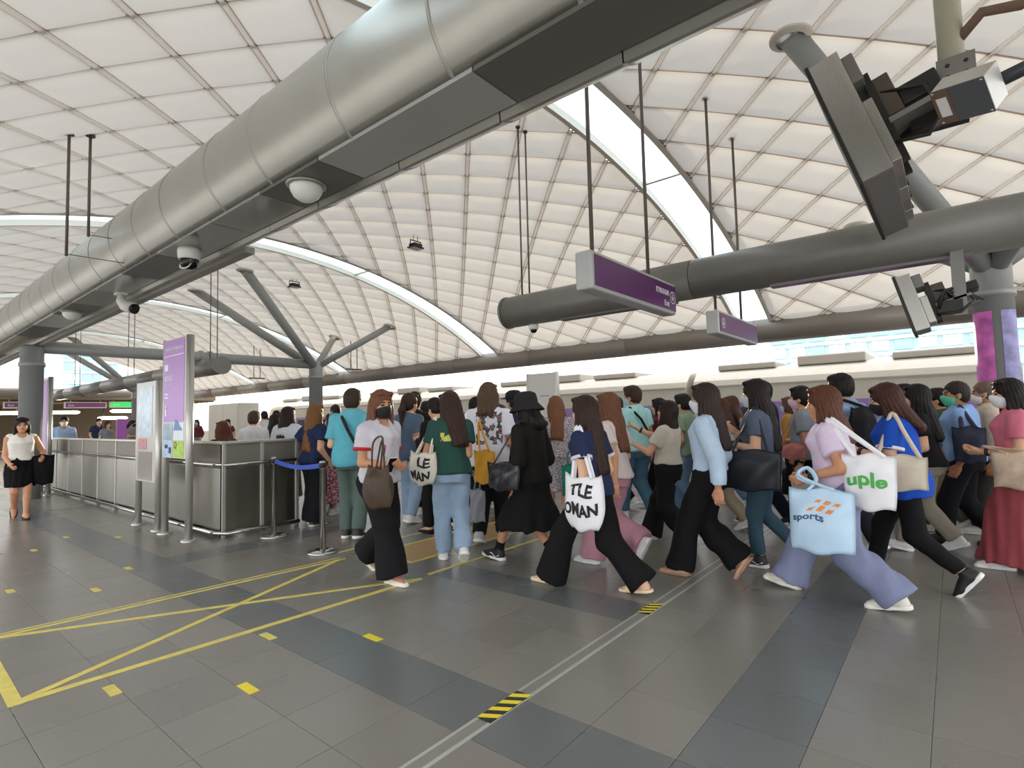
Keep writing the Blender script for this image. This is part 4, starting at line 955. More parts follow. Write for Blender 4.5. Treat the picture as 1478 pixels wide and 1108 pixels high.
    f.cone(T((-.015, 0, .46)), HO + np.array([-.025, 0, -.09]) @ HM, .055, .05, .03)
    for i in (0, 1):
        k_ = 1 + (fat - 1) * .8
        f.cone(T((-.012, (1 if i == 0 else -1) * sw * .5, .448)), sho[i], .045, .047, .02)
        f.cone(sho[i], elb[i], .05 * k_, .039 * k_, .02); f.cone(elb[i], wri[i], .038 * k_, .027, .012)
        f.cone(hips[i], knees[i], .083 * k_, .056 * k_, .03); f.cone(knees[i], knees[i] + (an[i] - knees[i]) * .35, .052, .05 * k_, .01); f.cone(knees[i] + (an[i] - knees[i]) * .3, an[i], .05 * k_, .034, .01)
    BV, BF = f.mesh(); Vs = [BV]; Fs = [BF]; Ms = [np.zeros(len(BF), int)]; n = len(BV)
    def add(V, F, mi=None):
        nonlocal n
        Vs.append(V); Fs.append(F + n); Ms.append(np.zeros(len(F), int) if mi is None else mi); n += len(V)
    hv, hf, hm = tpl(('head', male, far), make_head, male, .0065 if not far else .011); add(xf(hv * 1.0, HM, HO), hf, hm)
    for i in (0, 1):
        q = 1 if i == 0 else -1; V, F = tpl(('hand', curl[i], far), make_hand, curl[i], .0046 if not far else .008)
        if i == 1: V = V * np.array([1, -1, 1]); F = F[:, ::-1]
        d = nrm(wri[i] - elb[i]); ez = -d; fx = np.array([1, 0, .25]) @ M; ex = nrm(fx - ez * (fx @ ez)); ey = np.cross(ez, ex); add(xf(V, np.array([ex, ey, ez]), wri[i]), F)
        fv, ff = tpl(('foot', far), make_foot, .009 if not far else .016); add(xf(fv * (1 if i == 0 else np.array([1, -1, 1])), fm[i], an[i]), ff if i == 0 else ff[:, ::-1])
    BV = np.concatenate(Vs); BF = np.concatenate(Fs); obj('body', mk('body', BV, BF, [mskin, meye, mlip], np.concatenate(Ms)), None, P)
    # ---- upper garment
    tc, tk = top[:2]; mtop = top[2] if len(top) > 2 else fabric(tc); sl = sleeve if sleeve is not None else {'tee': .62, 'shirt': 1.9, 'blouse': 1.9, 'sleeveless': .0, 'polo': .66, 'jacket': 1.95, 'loose': .85, 'halfshirt': .9}[tk]
    hz = hem if hem is not None else {'tee': -.02, 'shirt': .0, 'blouse': .06, 'sleeveless': .08, 'polo': -.07, 'jacket': -.05, 'loose': -.07, 'halfshirt': .1}[tk]; ease = {'loose': .034, 'jacket': .03, 'blouse': .026, 'sleeveless': .016}.get(tk, .024)
    skirt = bottom[1] in ('skirt', 'pencil', 'long', 'dress', 'maxi')
    f = Field(lo, hi, h); z2 = [hz] + [z for z in zs if z > hz + .01]; wa2 = np.interp(z2, zs, wa); wb2 = np.interp(z2, zs, wb); c2 = np.interp(z2, zs, cx)
    wx = [max(w, v * .97 if tk in ('loose', 'tee', 'jacket', 'polo') else w) for w, v in zip(wa2, [wa[5]] * len(z2))]; wx = [w if z < .4 else o for w, o, z in zip(wx, wa2, z2)]
    bb = [max(w, wb[5] * .92) if z < .36 and tk != 'sleeveless' else w for w, z in zip(wb2, z2)]
    if tk not in ('sleeveless', 'blouse', 'halfshirt'): wx = [w + (.010 if z < .13 else 0) for w, z in zip(wx, z2)]; bb = [w + (.012 if z < .13 else 0) for w, z in zip(bb, z2)]
    f.loft(O, M, z2, wx, bb, c2, 0, ease)
    for i in (0, 1):
        k_ = 1 + (fat - 1) * .8; q = 1 if i == 0 else -1
        if sl <= 0: f.cone(T((-.012, q * sw * .5, .455)), T((-.012, q * sw * .82, .462)), .055, .05, .02); continue
        f.cone(T((-.012, q * sw * .45, .458)), sho[i], .05, .052 + ease * .3, .02)
        if sl <= 1: b = sho[i] + (elb[i] - sho[i]) * sl; f.cone(sho[i], b, (.05 + ease * .7) * k_, (.05 + ease * 1.15) * k_, .02, fb=True)
        else:
            f.cone(sho[i], elb[i], (.05 + ease * .7) * k_, (.044 + ease) * k_, .02); b = elb[i] + (wri[i] - elb[i]) * (sl - 1); f.cone(elb[i], b, (.044 + ease) * k_, (.033 + ease) * k_, .015, fb=True)
    f.cone(T((.0, 0, .475)), T((-.005, 0, .62)), .058, .07, sub=True); f.ell(T((.06, 0, .50)), (.05, .05, .05), sub=True)
    f.folds(.0085, seed, 16., 38.); V, F = f.mesh()
    tn = {'tee': 'shirt', 'shirt': 'shirt', 'blouse': 'blouse', 'sleeveless': 'blouse', 'polo': 'polo_shirt', 'jacket': 'jacket', 'loose': 'shirt', 'halfshirt': 'blouse'}[tk]
    if bottom[1] == 'dress': tn = 'dress_top'
    go = obj(tn, mk(tn, V, F, [mtop]), None, P)
    if extra and 'trim' in extra and sl and sl <= 1:
        for i in (0, 1):
            b = sho[i] + (elb[i] - sho[i]) * sl; d = nrm(elb[i] - sho[i]); bm = nb(); k_ = 1 + (fat - 1) * .8
            tube(bm, [tuple(b - d * .02), tuple(b + d * .004)], (.056 + ease * 1.2) * k_, 16); obj('sleeve_trim', bm, fabric(extra['trim']), go)
    # ---- lower garment
    bc, bk = bottom[:2]; mb = bottom[2] if len(bottom) > 2 else fabric(bc); f = Field(lo, hi, h); e = .015
    wz = min(.15 if not male else .12, hz + .10)
    if not skirt:
        zz = [z for z in zs if z < wz - .005] + [wz]; f.loft(O, M, zz, np.interp(zz, zs, wa), np.interp(zz, zs, wb), np.interp(zz, zs, cx), 0, e)
        r0, r1, r2, dn = {'wide': (.098, .098, .122, .03), 'flare': (.095, .085, .11, .03), 'straight': (.094, .078, .072, .0), 'baggy': (.094, .08, .084, .02), 'slim': (.09, .066, .052, -.03), 'shorts': (.1, .1, .1, 0), 'crop': (.09, .07, .06, -.09)}[bk]
        k_ = 1 + (fat - 1) * .9
        for i in (0, 1):
            d = nrm(an[i] - knees[i]); hp = an[i] + d * dn
            f.cone(hips[i] + np.array([0, 0, .02]), knees[i], r0 * k_, r1 * k_, .035); f.cone(knees[i], hp, r1 * k_, r2 * (1 + (k_ - 1) * .5), .03, fb=True)
        f.folds(.0125 if bk in ('wide', 'baggy', 'flare') else .007, seed + 1, 12., 44.); nm = 'trousers'
    else:
        hz2 = {'pencil': .42, 'skirt': .3, 'long': .2, 'dress': .34, 'maxi': .06}[bk]; hz2 = bottom[3] if len(bottom) > 3 else hz2
        ax = (an[0][0] + an[1][0]) / 2; spread = abs(an[0][0] - an[1][0]) / 2; tb_ = min(1, (hipz - hz2) / hipz * 1.15); fl_ = {'pencil': .0, 'skirt': .05, 'long': .1, 'dress': .05, 'maxi': .1}[bk]
        zz = [hz2 - hipz, -.25, -.1, 0, .08, wz]; 
        wA = [wa[1] + fl_, wa[1] + fl_ * .5, wa[1] + .01, wa[1], wa[2], wa[3]]; wB = [wb[1] + fl_ + spread * .55 * tb_, wb[1] + fl_ * .5 + spread * .25, wb[1] + .02, wb[1], wb[2], wb[3]]; cc_ = [ax * tb_, ax * .4, 0, -.01, 0, .005]
        f.loft(O, np.eye(3), zz, wA, wB, cc_, 0, e); f.folds(.016 if bk != 'pencil' else .005, seed + 1, 3., 60.); nm = 'skirt'
    V, F = f.mesh(); obj(nm, mk(nm, V, F, [mb]), None, P)
    # ---- shoes, socks
    sk_, c1 = shoe[0], shoe[1]; c2_ = shoe[2] if len(shoe) > 2 else shoe[1]
    for i in (0, 1):
        hh = .0075 if not far else .014; up, so_ = tpl(('slide', far), make_slide, hh) if sk_ == 'slide' else tpl((sk_, far), make_shoe, sk_, hh)
        mir = np.array([1, 1 if i == 0 else -1, 1]); ff = (lambda F: F) if i == 0 else (lambda F: F[:, ::-1])
        so2 = obj('shoe' if sk_ != 'slide' else 'slide_sandal', mk('shoe', xf(up[0] * mir, fm[i], an[i]), ff(up[1]), [mat('shoe_' + c1, c1, .55)]), None, P); obj('sole', mk('sole', xf(so_[0] * mir, fm[i], an[i]), ff(so_[1]), [mat('shoe_' + c2_, c2_, .6)]), None, so2)
        if sk_ == 'sneaker' and not far and len(shoe) > 3:
            bm = nb(); pts_ = [xf(np.array([[a, q * b, c]]), fm[i], an[i])[0] for q in (-1, 1) for a, b, c in ((.1, .036, -.045), (.05, .046, -.03), (-.0, .046, -.055), (-.04, .044, -.035))]
            for q in (0, 4): tube(bm, [tuple(p) for p in pts_[q:q + 4]], .006, 6)
            obj('shoe_stripe', bm, mat('shoe_' + shoe[3], shoe[3], .5), so2)
        if socks:
            d = nrm(knees[i] - an[i]); bm = nb(); tube(bm, [tuple(an[i] - d * .04), tuple(an[i] + d * .09)], [.042, .043], 16); obj('sock', bm, fabric(socks), P)
    # ---- hair, hat, mask
    if hair:
        key = (hair, far, seed % 3); V, F = tpl(('hair',) + key, make_hair, hair, .0075 if not far else .013, seed % 3); obj('hair', mk('hair', xf(V, HM, HO), F, [hairmat(haircol)]), None, P)
    if hat:
        bm = nb(); hk, hc = hat
        if hk == 'bucket': lathe(bm, [(0, .165), (.06, .16), (.098, .14), (.108, .10), (.115, .05), (.165, -.012), (.162, -.02), (.11, .045), (.1, .06)], 32)
        else:
            lathe(bm, [(0, .15), (.06, .142), (.098, .11), (.11, .06), (.108, .035), (.1, .04)], 28)
        vs = bm.verts[:]; Mh = Matrix([list(HM.T[r]) + [HO[r]] for r in range(3)] + [[0, 0, 0, 1]]); bmesh.ops.transform(bm, matrix=Matrix.Translation((-.012, 0, 0)), verts=vs)
        if hk == 'cap': bx(bm, .07, .17, -.06, .06, .045, .055, .01)
        bmesh.ops.transform(bm, matrix=Mh, verts=bm.verts[:]); obj('hat', bm, fabric(hc), P)
    if mask:
        V, F = tpl(('mask', far), make_mask, .006 if not far else .009); mo = obj('face_mask', mk('face_mask', xf(V, HM, HO), F, [mat('mask_' + mask, mask, .8)]), None, P)
        for q in (1, -1):
            bm = nb(); tube(bm, [tuple(xf(np.array([p]), HM, HO)[0]) for p in ((.025, q * .066, -.02), (-.01, q * .084, .0), (-.026, q * .082, .012), (-.012, q * .083, -.03), (.025, q * .062, -.06))], .003, 6); obj('ear_loop', bm, mat('mask_' + mask), mo)
    if extra and 'watch' in extra:
        i = extra['watch']; d = nrm(elb[i] - wri[i]); bm = nb(); tube(bm, [tuple(wri[i] + d * .015), tuple(wri[i] + d * .04)], .034, 14); obj('watch', bm, m_dark, P)
    # ---- world-space anchor points for bags and phones
    rz = math.radians(heading); c_, s_ = math.cos(rz), math.sin(rz)
    def Wd(v): v = np.asarray(v) * s; return np.array([pos[0] + c_ * v[0] - s_ * v[1], pos[1] + s_ * v[0] + c_ * v[1], v[2] + z])
    info = dict(W=Wd, sho=sho, elb=elb, wri=wri, T=T, O=O, heading=heading, s=s, M=M, fwd=np.array([c_, s_, 0]), left=np.array([-s_, c_, 0]), obj=P)
    PEOPLE[len(PEOPLE)] = info; return info
# ================================================================== bags
def tote(label, c, ux, w, hgt, t, m, name='tote_bag', handles=None, hm=None, text=None, tm=None, sag=.0, round_=.0, taper=0., lean=0., logo=None, hr=.008, face=1, cat='bag', group=None, bold=0.):
    # soft pillow bag: c is the centre of the top edge, ux the horizontal direction of its width
    ux = nrm(np.array([ux[0], ux[1], 0])); uy = np.array([-ux[1], ux[0], 0]); uz = nrm(np.array([0, 0, 1.]) + uy * lean)
    B = thing(name, label, cat, tuple(np.asarray(c) - uz * hgt), 0, group); base = np.asarray(c) - uz * hgt
    nu, nv = 18, 16
    def P(u, v, sd, o=0.):      # u 0..1 across, v 0..1 up
        wv = w * (1 - taper * v) ; rr = 1 - round_ * (1 - min(1, v * 2.4)) ** 2 - .06 * abs(math.sin(v * 3.0 + .4)) * (1 - v)
        x = (u - .5) * wv * rr; bul = (1 - abs(2 * u - 1) ** 3) * (max(0, math.sin(math.pi * min(1, (v * .78 + .12)))) ** .6) * (1 if v < .75 else (1 - (v - .75) / .25 * .75))
        z = v * hgt - sag * (1 - abs(2 * u - 1) ** 2) * (v ** 3) + .012 * math.sin(u * 9 + v * 4)
        y = sd * (t / 2 * bul + .004 + o) + .006 * math.sin(u * 13 + v * 7)
        p = base + ux * x + uy * y + uz * z; return tuple(p - base)
    v = []; f = []
    for sd in (1, -1):
        k = len(v)
        for i in range(nu + 1):
            for j in range(nv + 1): v.append(P(i / nu, j / nv, sd))
        for i in range(nu):
            for j in range(nv):
                a = k + i * (nv + 1) + j; q = (a, a + nv + 1, a + nv + 2, a + 1); f.append(q if sd < 0 else q[::-1])
    k2 = (nu + 1) * (nv + 1)
    rim = [i * (nv + 1) + nv for i in range(nu + 1)]; bot = [i * (nv + 1) for i in range(nu + 1)]; le = list(range(nv + 1)); ri = [nu * (nv + 1) + j for j in range(nv + 1)]
    for L in (bot, le, ri, rim):
        for a, b in zip(L, L[1:]): f.append((a, b, b + k2, a + k2))
    pyd('bag_body', v, f, m, B, True)
    if handles:
        for pts in handles(lambda u, vv, sd=1: base + np.array(P(u, vv, sd))):
            bm = nb(); pts = [Vector(np.asarray(p) - base) for p in pts]
            # catmull-rom smoothing
            sm = []
            for i in range(len(pts) - 1):
                p0, p1, p2, p3 = pts[max(i - 1, 0)], pts[i], pts[i + 1], pts[min(i + 2, len(pts) - 1)]
                for q in range(5):
                    tt = q / 5; sm.append(.5 * ((2 * p1) + (p2 - p0) * tt + (2 * p0 - 5 * p1 + 4 * p2 - p3) * tt ** 2 + (-p0 + 3 * p1 - 3 * p2 + p3) * tt ** 3))
            sm.append(pts[-1]); tube(bm, sm, hr, 8); obj('handle', bm, hm or m, B)
    def put(me, mm, nm):
        for vv in me.vertices:
            u = vv.co.x; vv.co = P(u if face < 0 else 1 - u, vv.co.y, face, .003 + vv.co.z)
        obj(nm, me, mm, B)
    if text:
        for (tx, u0, u1, v0, v1) in text:
            me = text_mesh(tx, .1, .0012, bold=bold); bmx = bmesh.new(); bmx.from_mesh(me); bmesh.ops.triangulate(bmx, faces=bmx.faces[:])
            bmesh.ops.subdivide_edges(bmx, edges=[e for e in bmx.edges if e.calc_length() > .025], cuts=2); bmx.to_mesh(me); bmx.free()
            co = np.array([v.co[:] for v in me.vertices]); lo_, hi_ = co.min(0), co.max(0)
            for v in me.vertices: v.co.x = u0 + (v.co.x - lo_[0]) / (hi_[0] - lo_[0]) * (u1 - u0); v.co.y = v0 + (v.co.y - lo_[1]) / (hi_[1] - lo_[1]) * (v1 - v0)
            put(me, tm, 'lettering')
    if logo:
        for (poly, mm) in logo:
            me = bpy.data.meshes.new('logo'); me.from_pydata([(a, b, .004) for a, b in poly], [], [tuple(range(len(poly)))]); put(me, mm, 'logo_mark')
    return B, lambda u, vv, sd=1: base + np.array(P(u, vv, sd))
def strap_pts(bp, sh, u0=.15, u1=.85, up=.06, sd=1):
    a, b = bp(u0, .97, sd), bp(u1, .97, sd); m = np.asarray(sh) + np.array([0, 0, up]); return [a, a + (m - a) * .55, m, b + (m - b) * .55, b]
def phone(label, p, ex, ez, m=None):
    t = thing('phone', label, 'phone', tuple(p)); M = basis((0, 0, 0), ex, ez)
    bm = nb(); bx(bm, -.037, .037, -.075, .075, -.004, .004, .003, M=M); obj('phone_case', bm, m or m_dark, t)
    bm = nb(); bx(bm, -.033, .033, -.07, .07, .004, .0048, M=M); obj('screen', bm, m_lens, t); return t

# ================================================================== the crowd
def printed(key, base, spots, box=None, scale=30., thr=.55, vor=False):
    # fabric with a flat print: noise or cell pattern, kept inside a box given in object space
    m = bpy.data.materials.new(key); m.use_nodes = True; nt = m.node_tree; p = nt.nodes['Principled BSDF']; N = nt.nodes.new; L = nt.links.new; p.inputs['Roughness'].default_value = .85; p.inputs['Specular IOR Level'].default_value = .2
    tc = N('ShaderNodeTexCoord'); t = N('ShaderNodeTexVoronoi' if vor else 'ShaderNodeTexNoise'); t.inputs['Scale'].default_value = scale; L(tc.outputs['Object'], t.inputs['Vector'])
    r = N('ShaderNodeValToRGB'); r.color_ramp.interpolation = 'CONSTANT'; es = r.color_ramp.elements; es[0].position = 0; es[0].color = (*lin(base), 1); es[1].position = thr; es[1].color = (*lin(spots[0]), 1)
    for k, c in enumerate(spots[1:]): e = es.new(min(.99, thr + .07 * (k + 1))); e.color = (*lin(c), 1)
    L(t.outputs['Distance' if vor else 0], r.inputs[0]); out = r.outputs[0]
    if box:
        sp = N('ShaderNodeSeparateXYZ'); L(tc.outputs['Object'], sp.inputs[0]); fac = None
        for ax, (lo, hi) in enumerate(box):
            for op, lim in (('GREATER_THAN', lo), ('LESS_THAN', hi)):
                c = N('ShaderNodeMath'); c.operation = op; L(sp.outputs[ax], c.inputs[0]); c.inputs[1].default_value = lim
                if fac is None: fac = c.outputs[0]
                else: mm = N('ShaderNodeMath'); mm.operation = 'MULTIPLY'; L(fac, mm.inputs[0]); L(c.outputs[0], mm.inputs[1]); fac = mm.outputs[0]
        mx = N('ShaderNodeMix'); mx.data_type = 'RGBA'; mx.inputs['A'].default_value = (*lin(base), 1); L(fac, mx.inputs['Factor']); L(out, mx.inputs['B']); out = mx.outputs['Result']
    L(out, p.inputs['Base Color']); return m
JEAN = '9db3cc'
HG = 'walking commuters'; QG = 'commuters standing in the queue'
# --- P1 walking the other way
p1 = person('p', (-4.03, 3.03), 0, 'person in white tee with red trim and black mask walking with a brown bag', 1.68, feet=((-.34, .08, 38, .0), (.25, .07, 0, 0)), lean=3, hair='long', haircol='6e4530', top=('c6c2ca', 'tee'), bottom=('161618', 'wide'), shoe=('flat', 'e9e2d2', 'efe9dc'), mask='1a1a1c', arms=((.2, -.08, -.3), (.25, -.03, -.27)), curl=(60, 60), head=(-12, 4), extra={'trim': 'b5303a'}, group=HG)
W = p1['W']
bgp = W(p1['elb'][1]) + np.array([.33, -.08, .06])
tote('large brown slouchy handbag hanging from the elbow of the black masked person', bgp + np.array([0, 0, -.05]), (1, 0), .40, .35, .19, mat('leather_brown', '40301f', .6, var=.15, vscale=10), 'handbag', lambda b: [[b(.1, .97), bgp + np.array([-.1, .03, .12]), bgp + np.array([.0, .05, .16]), b(.5, .97)], [b(.5, .97, -1), bgp + np.array([.02, .03, .14]), b(.9, .97, -1)]], round_=.25, sag=.04, taper=.35)
bm = nb(); a = [p1['T'](v) for v in ((.06, -.05, .50), (.10, -.055, .42), (.135, -.05, .3), (.12, -.045, .2))]; tube(bm, [tuple(W(v)) for v in a], .006, 6); o = obj('lanyard', bm, fabric('a02c3c')); tag(o, 'thin red lanyard round the neck of the person with brown bag', 'lanyard')
w = W(p1['wri'][1]); phone('white backed phone held by the black masked person', w + np.array([.08, -.01, .0]), (0.2, 1, 0), (.5, 0, .8), mat('phone_pale', 'c9cdd0', .3))
# --- P2 cyan shirt person
p2 = person('p', (-5.55, 3.78), 125, 'person in loose cyan shirt with dark cross body strap seen from behind', 1.75, True, stride=.12, hair='short', haircol='3a2c22', top=('63b3c4', 'loose'), bottom=('5b6a64', 'straight'), shoe=('sneaker', '2b2b2b', 'e8e4da'), arms=((.2, -.02, -.3), (.18, -.02, -.32)), group=QG, sleeve=.8)
W = p2['W']; T2 = p2['T']
bm = nb(); pts = [W(T2(v)) for v in ((.06, .09, .5), (-.02, .10, .505), (-.135, .06, .45), (-.185, -.02, .32), (-.19, -.09, .2), (-.165, -.17, .06), (-.06, -.23, .0))]
tube(bm, [tuple(p) for p in pts], .02, 8); o = obj('bag_strap', bm, fabric('2c2b2a')); tag(o, 'dark cross body strap over the cyan shirt', 'strap')
tote('small black sling bag at the hip of the person in cyan', W(T2((.04, -.25, .06))), p2['fwd'][:2], .24, .2, .1, fabric('1c1c1e'), 'sling_bag')
# --- P3 green tee person with tote
gm = printed('green_tee_print', '2f5148', ['d8d26a'], ((-.3, -.06), (-.12, .1), (1.13, 1.21)), 26, .5)
p3 = person('p', (-3.84, 3.74), 140, 'person in dark green tee with yellow back print and light jeans', 1.64, feet=((.12, .08, 0, 0), (-.22, .09, 34, 0)), hair='long', haircol='3a261d', top=('2f5148', 'tee', gm), bottom=(JEAN, 'baggy'), shoe=('sneaker', 'e9e7e2', 'f4f2ec', '3a3634'), arms=((.22, .02, -.24), (.2, -.06, -.28)), curl=(55, 55), group=HG, head=(25, 8), lean=5)
W, T3 = p3['W'], p3['T']; c = W(T3((-.06, .26, .21))); ink = mat('black_print', '141416', .6)
m_canvas = mat('cream_canvas', 'e4ddcd', .85, var=.05, bump=.15, bscale=120)
tote('cream canvas tote with bold black letters on the person in green', c, (-.96, -.25), .34, .32, .15, m_canvas, 'tote_bag', lambda b: [strap_pts(b, W(T3((-.0, .135, .52))), .2, .8, .012, -1), strap_pts(b, W(T3((-.03, .135, .52))), .2, .8, .01, 1)], hr=.011, text=(('LE', .42, .86, .54, .84), ('MAN', .14, .84, .14, .42)), tm=ink, round_=.42, sag=.03, taper=.18, bold=.0035)
# --- P4 white tee person with yellow tote
wm = printed('white_tee_print', 'e6e4ec', ['4a484c', '8a8488', '95564e', '3a383c'], ((-.4, -.04), (-.16, .1), (.98, 1.30)), 17, .5)
p4 = person('p', (-4.02, 4.5), 118, 'person in white tee with dark back print and black trousers', 1.77, True, stride=.3, lead='R', hair='bob', haircol='54402f', top=('e6e4ec', 'loose', wm), bottom=('18191d', 'straight'), shoe=('sneaker', 'b9b9b8', 'e8e6e2'), arms=((.05, .08, -.48), (.2, 0, -.3)), group=HG, skin='b98a6c', sleeve=.75)
W, T4 = p4['W'], p4['T']
c4_ = on_y(699, 650, 4.22); sh4 = W(T4((-.02, .10, .535)))
tote('yellow cloth tote hanging beside the person in white tee', c4_, (-1, -.15), .26, .34, .07, fabric('dca23c'), 'tote_bag', lambda b: [[b(.25, .98), b(.3, .98) + (sh4 - b(.3, .98)) * .5 + np.array([0, -.03, 0]), sh4], [b(.75, .98, -1), b(.7, .98, -1) + (sh4 - b(.7, .98, -1)) * .5 + np.array([0, -.02, 0]), sh4 + np.array([.01, .01, 0])]], hr=.01)
g4_ = on_y(689, 706, 4.3)
tote('grey paper shopping bag carried low between jeans and black trousers', g4_, (-1, -.1), .2, .34, .1, mat('paper_grey', '8f9098', .8), 'shopping_bag', lambda b: [[b(.3, 1), b(.4, 1) + np.array([0, 0, .12]), W(p4['wri'][0])], [b(.7, 1), b(.6, 1) + np.array([0, 0, .12]), W(p4['wri'][0])]])
# --- P5 bucket hat person in black
p5 = person('p', (-3.13, 4.1), 178, 'person in black bucket hat, black top and flared midi skirt', 1.66, feet=((.36, .08, -6, 0), (-.2, .08, 20, 0)), hair='bob', haircol='1d1614', top=('1e1b1a', 'jacket'), bottom=('141315', 'long', fabric('141315'), .33), shoe=('sneaker', '1d1d1f', 'efede8', 'f2f0ea'), socks='161618', hat=('bucket', '2b2728'), arms=((.16, .03, -.38), (.2, 0, -.3)), head=(0, 6), group=HG)
W, T5 = p5['W'], p5['T']
tote('black glossy patterned shoulder bag on the person in bucket hat', W(T5((.08, .28, .17))), (-1, 0), .38, .25, .14, mat('gloss_black', '2a282d', .25, var=.7, vscale=14), 'shoulder_bag', lambda b: [strap_pts(b, W(T5((-.02, .15, .52))), .15, .85, .01, -1)], round_=.1)
# --- P6 navy tee person with white tote
p6 = person('p', (-2.28, 3.79), 180, 'person in navy tee and black flared trousers wearing beige slides', 1.62, feet=((.37, .07, 0, 0), (-.36, .08, 8, 0)), hair='longer', haircol='33211a', top=('26304e', 'tee'), bottom=('151416', 'wide'), shoe=('slide', 'e3c9a3', 'e6d0ad'), arms=((-.02, .1, -.49), (.1, .05, -.46)), lean=4, group=HG, extra={'watch': 0, 'trim': 'd5d5da'})
W, T6 = p6['W'], p6['T']; m_wc = mat('white_canvas', 'eceaee', .85, var=.04, bump=.15, bscale=120)
tote('white canvas tote with large black letters on the person in navy', W(T6((-.10, .27, .18))), (-1, 0), .40, .42, .17, m_wc, 'tote_bag', lambda b: [strap_pts(b, W(T6((.0, .15, .52))), .25, .8, .012, 1), strap_pts(b, W(T6((-.03, .15, .52))), .25, .8, .01, -1)], hr=.012, text=(('TLE', .26, .82, .62, .86), ('OMAN', .10, .90, .26, .50)), tm=ink, round_=.42, sag=.04, taper=.22, bold=.0035)
# --- P7 pink trousers
p7 = person('p', (-2.47, 4.5), 180, 'person in pale top and pink trousers kicking one white shoe back', 1.6, feet=((.22, .08, 0, 0), (-.34, .08, 62, .06)), hair='long', haircol='6b4430', top=('d8c9c6', 'tee'), bottom=('b98893', 'wide'), shoe=('sneaker', 'e9e6e4', 'f2f0ee'), arms=((-.1, .05, -.48), (.15, .0, -.42)), group=HG)
# --- P8 ponytail person, arm forward
p8 = person('p', (-2.40, 5.55), 178, 'person in beige tee and black trousers reaching an arm forward', 1.54, stride=.55, lead='R', hair='long', haircol='2a1d18', top=('cfc7b9', 'tee'), bottom=('1b191b', 'wide'), shoe=('sneaker', 'd8d6d2', 'eeeeea'), arms=((.34, .0, -.16), (.44, -.02, .0)), head=(0, -14), group=HG, lean=-2, hem=.08, extra={'watch': 1})
# --- P9 light blue blouse
p9 = person('p', (-1.62, 4.6), 180, 'person in pale blue cropped blouse and black flared trousers', 1.65, feet=((.25, .07, 0, 0), (-.3, .07, 56, 0)), hair='long', haircol='342722', top=('b7cbe0', 'blouse'), bottom=('161416', 'wide'), shoe=('flat', 'c9a48e', 'b08a72'), mask='d9dde4', arms=((-.12, .07, -.48), (.1, .04, -.46)), lean=1, group=HG, head=(8, 0))
# --- P10 grey tee, black tote
p10 = person('p', (-1.35, 5.2), 180, 'person in grey blue tee and teal jeans carrying a large black tote', 1.65, feet=((.06, .07, 0, 0), (-.34, .07, 58, .03)), hair='longer', haircol='221a18', top=('5a6478', 'tee'), bottom=('3c5562', 'slim'), shoe=('sneaker', '2c2a2c', 'e9e7e4', 'dddad6'), mask='cfe0ea', arms=((.22, .0, -.21), (.24, -.05, -.12)), curl=(60, 60), group=HG, fat=1.06, extra={'watch': 0})
W, T10 = p10['W'], p10['T']
tote('large black tote slung on the person in grey blue tee', W(T10((.02, .29, .17))), (-1, 0), .50, .34, .12, mat('black_nylon', '23282f', .5, var=.1), 'tote_bag', lambda b: [strap_pts(b, W(T10((-.02, .15, .52))), .2, .8, .01, 1)], hr=.012, round_=.05)
# --- P11 navy uniform person
p11 = person('p', (-1.75, 6.95), 172, 'person in navy work uniform with a white reflective arm band', 1.73, True, stride=.35, hair='short', haircol='15110f', top=('1d2742', 'jacket'), bottom=('1c2032', 'straight'), shoe=('sneaker', '2c2c2e', 'e6e4e0'), arms=((.1, .07, -.46), (.22, -.06, -.16)), group=HG)
W = p11['W']; a = p11['sho'][0] + (p11['elb'][0] - p11['sho'][0]) * .62; d = nrm(p11['elb'][0] - p11['sho'][0]); bm = nb(); tube(bm, [tuple(a), tuple(a + d * .04)], .082, 16); obj('reflective_band', bm, mat('reflective', 'dfe3ea', .3), p11['obj'])
# --- P12 grey tee pink mask
p12 = person('p', (-1.28, 6.7), 176, 'person in light grey tee and pink mask', 1.64, stride=.3, hair='bun', haircol='1d1817', top=('8f979f', 'tee'), bottom=('1b1a1e', 'slim'), shoe=('sneaker', 'e5e3de', 'f2f0ec'), mask='e6c3d6', arms=((.03, .06, -.49), (.1, .03, -.46)), group=HG, extra={'watch': 0})
W = p12['W']; T12 = p12['T']
tote('small coral pink shoulder bag beside the person in grey tee', W(T12((.06, .26, .17))), (-1, 0), .26, .17, .08, fabric('c9827c'), 'shoulder_bag', lambda b: [strap_pts(b, W(T12((0, .15, .52))), .1, .9, .01, -1)])
tote('tiny white paper bag held by the person in grey tee', W(p12['wri'][0]) + np.array([0, -.02, -.16]), (-1, 0), .2, .22, .08, mat('paper_white', 'd8d4cc', .8), 'paper_bag', lambda b: [[b(.3, 1), b(.35, 1) + np.array([0, 0, .12]), b(.65, 1) + np.array([0, 0, .12]), b(.7, 1)]])
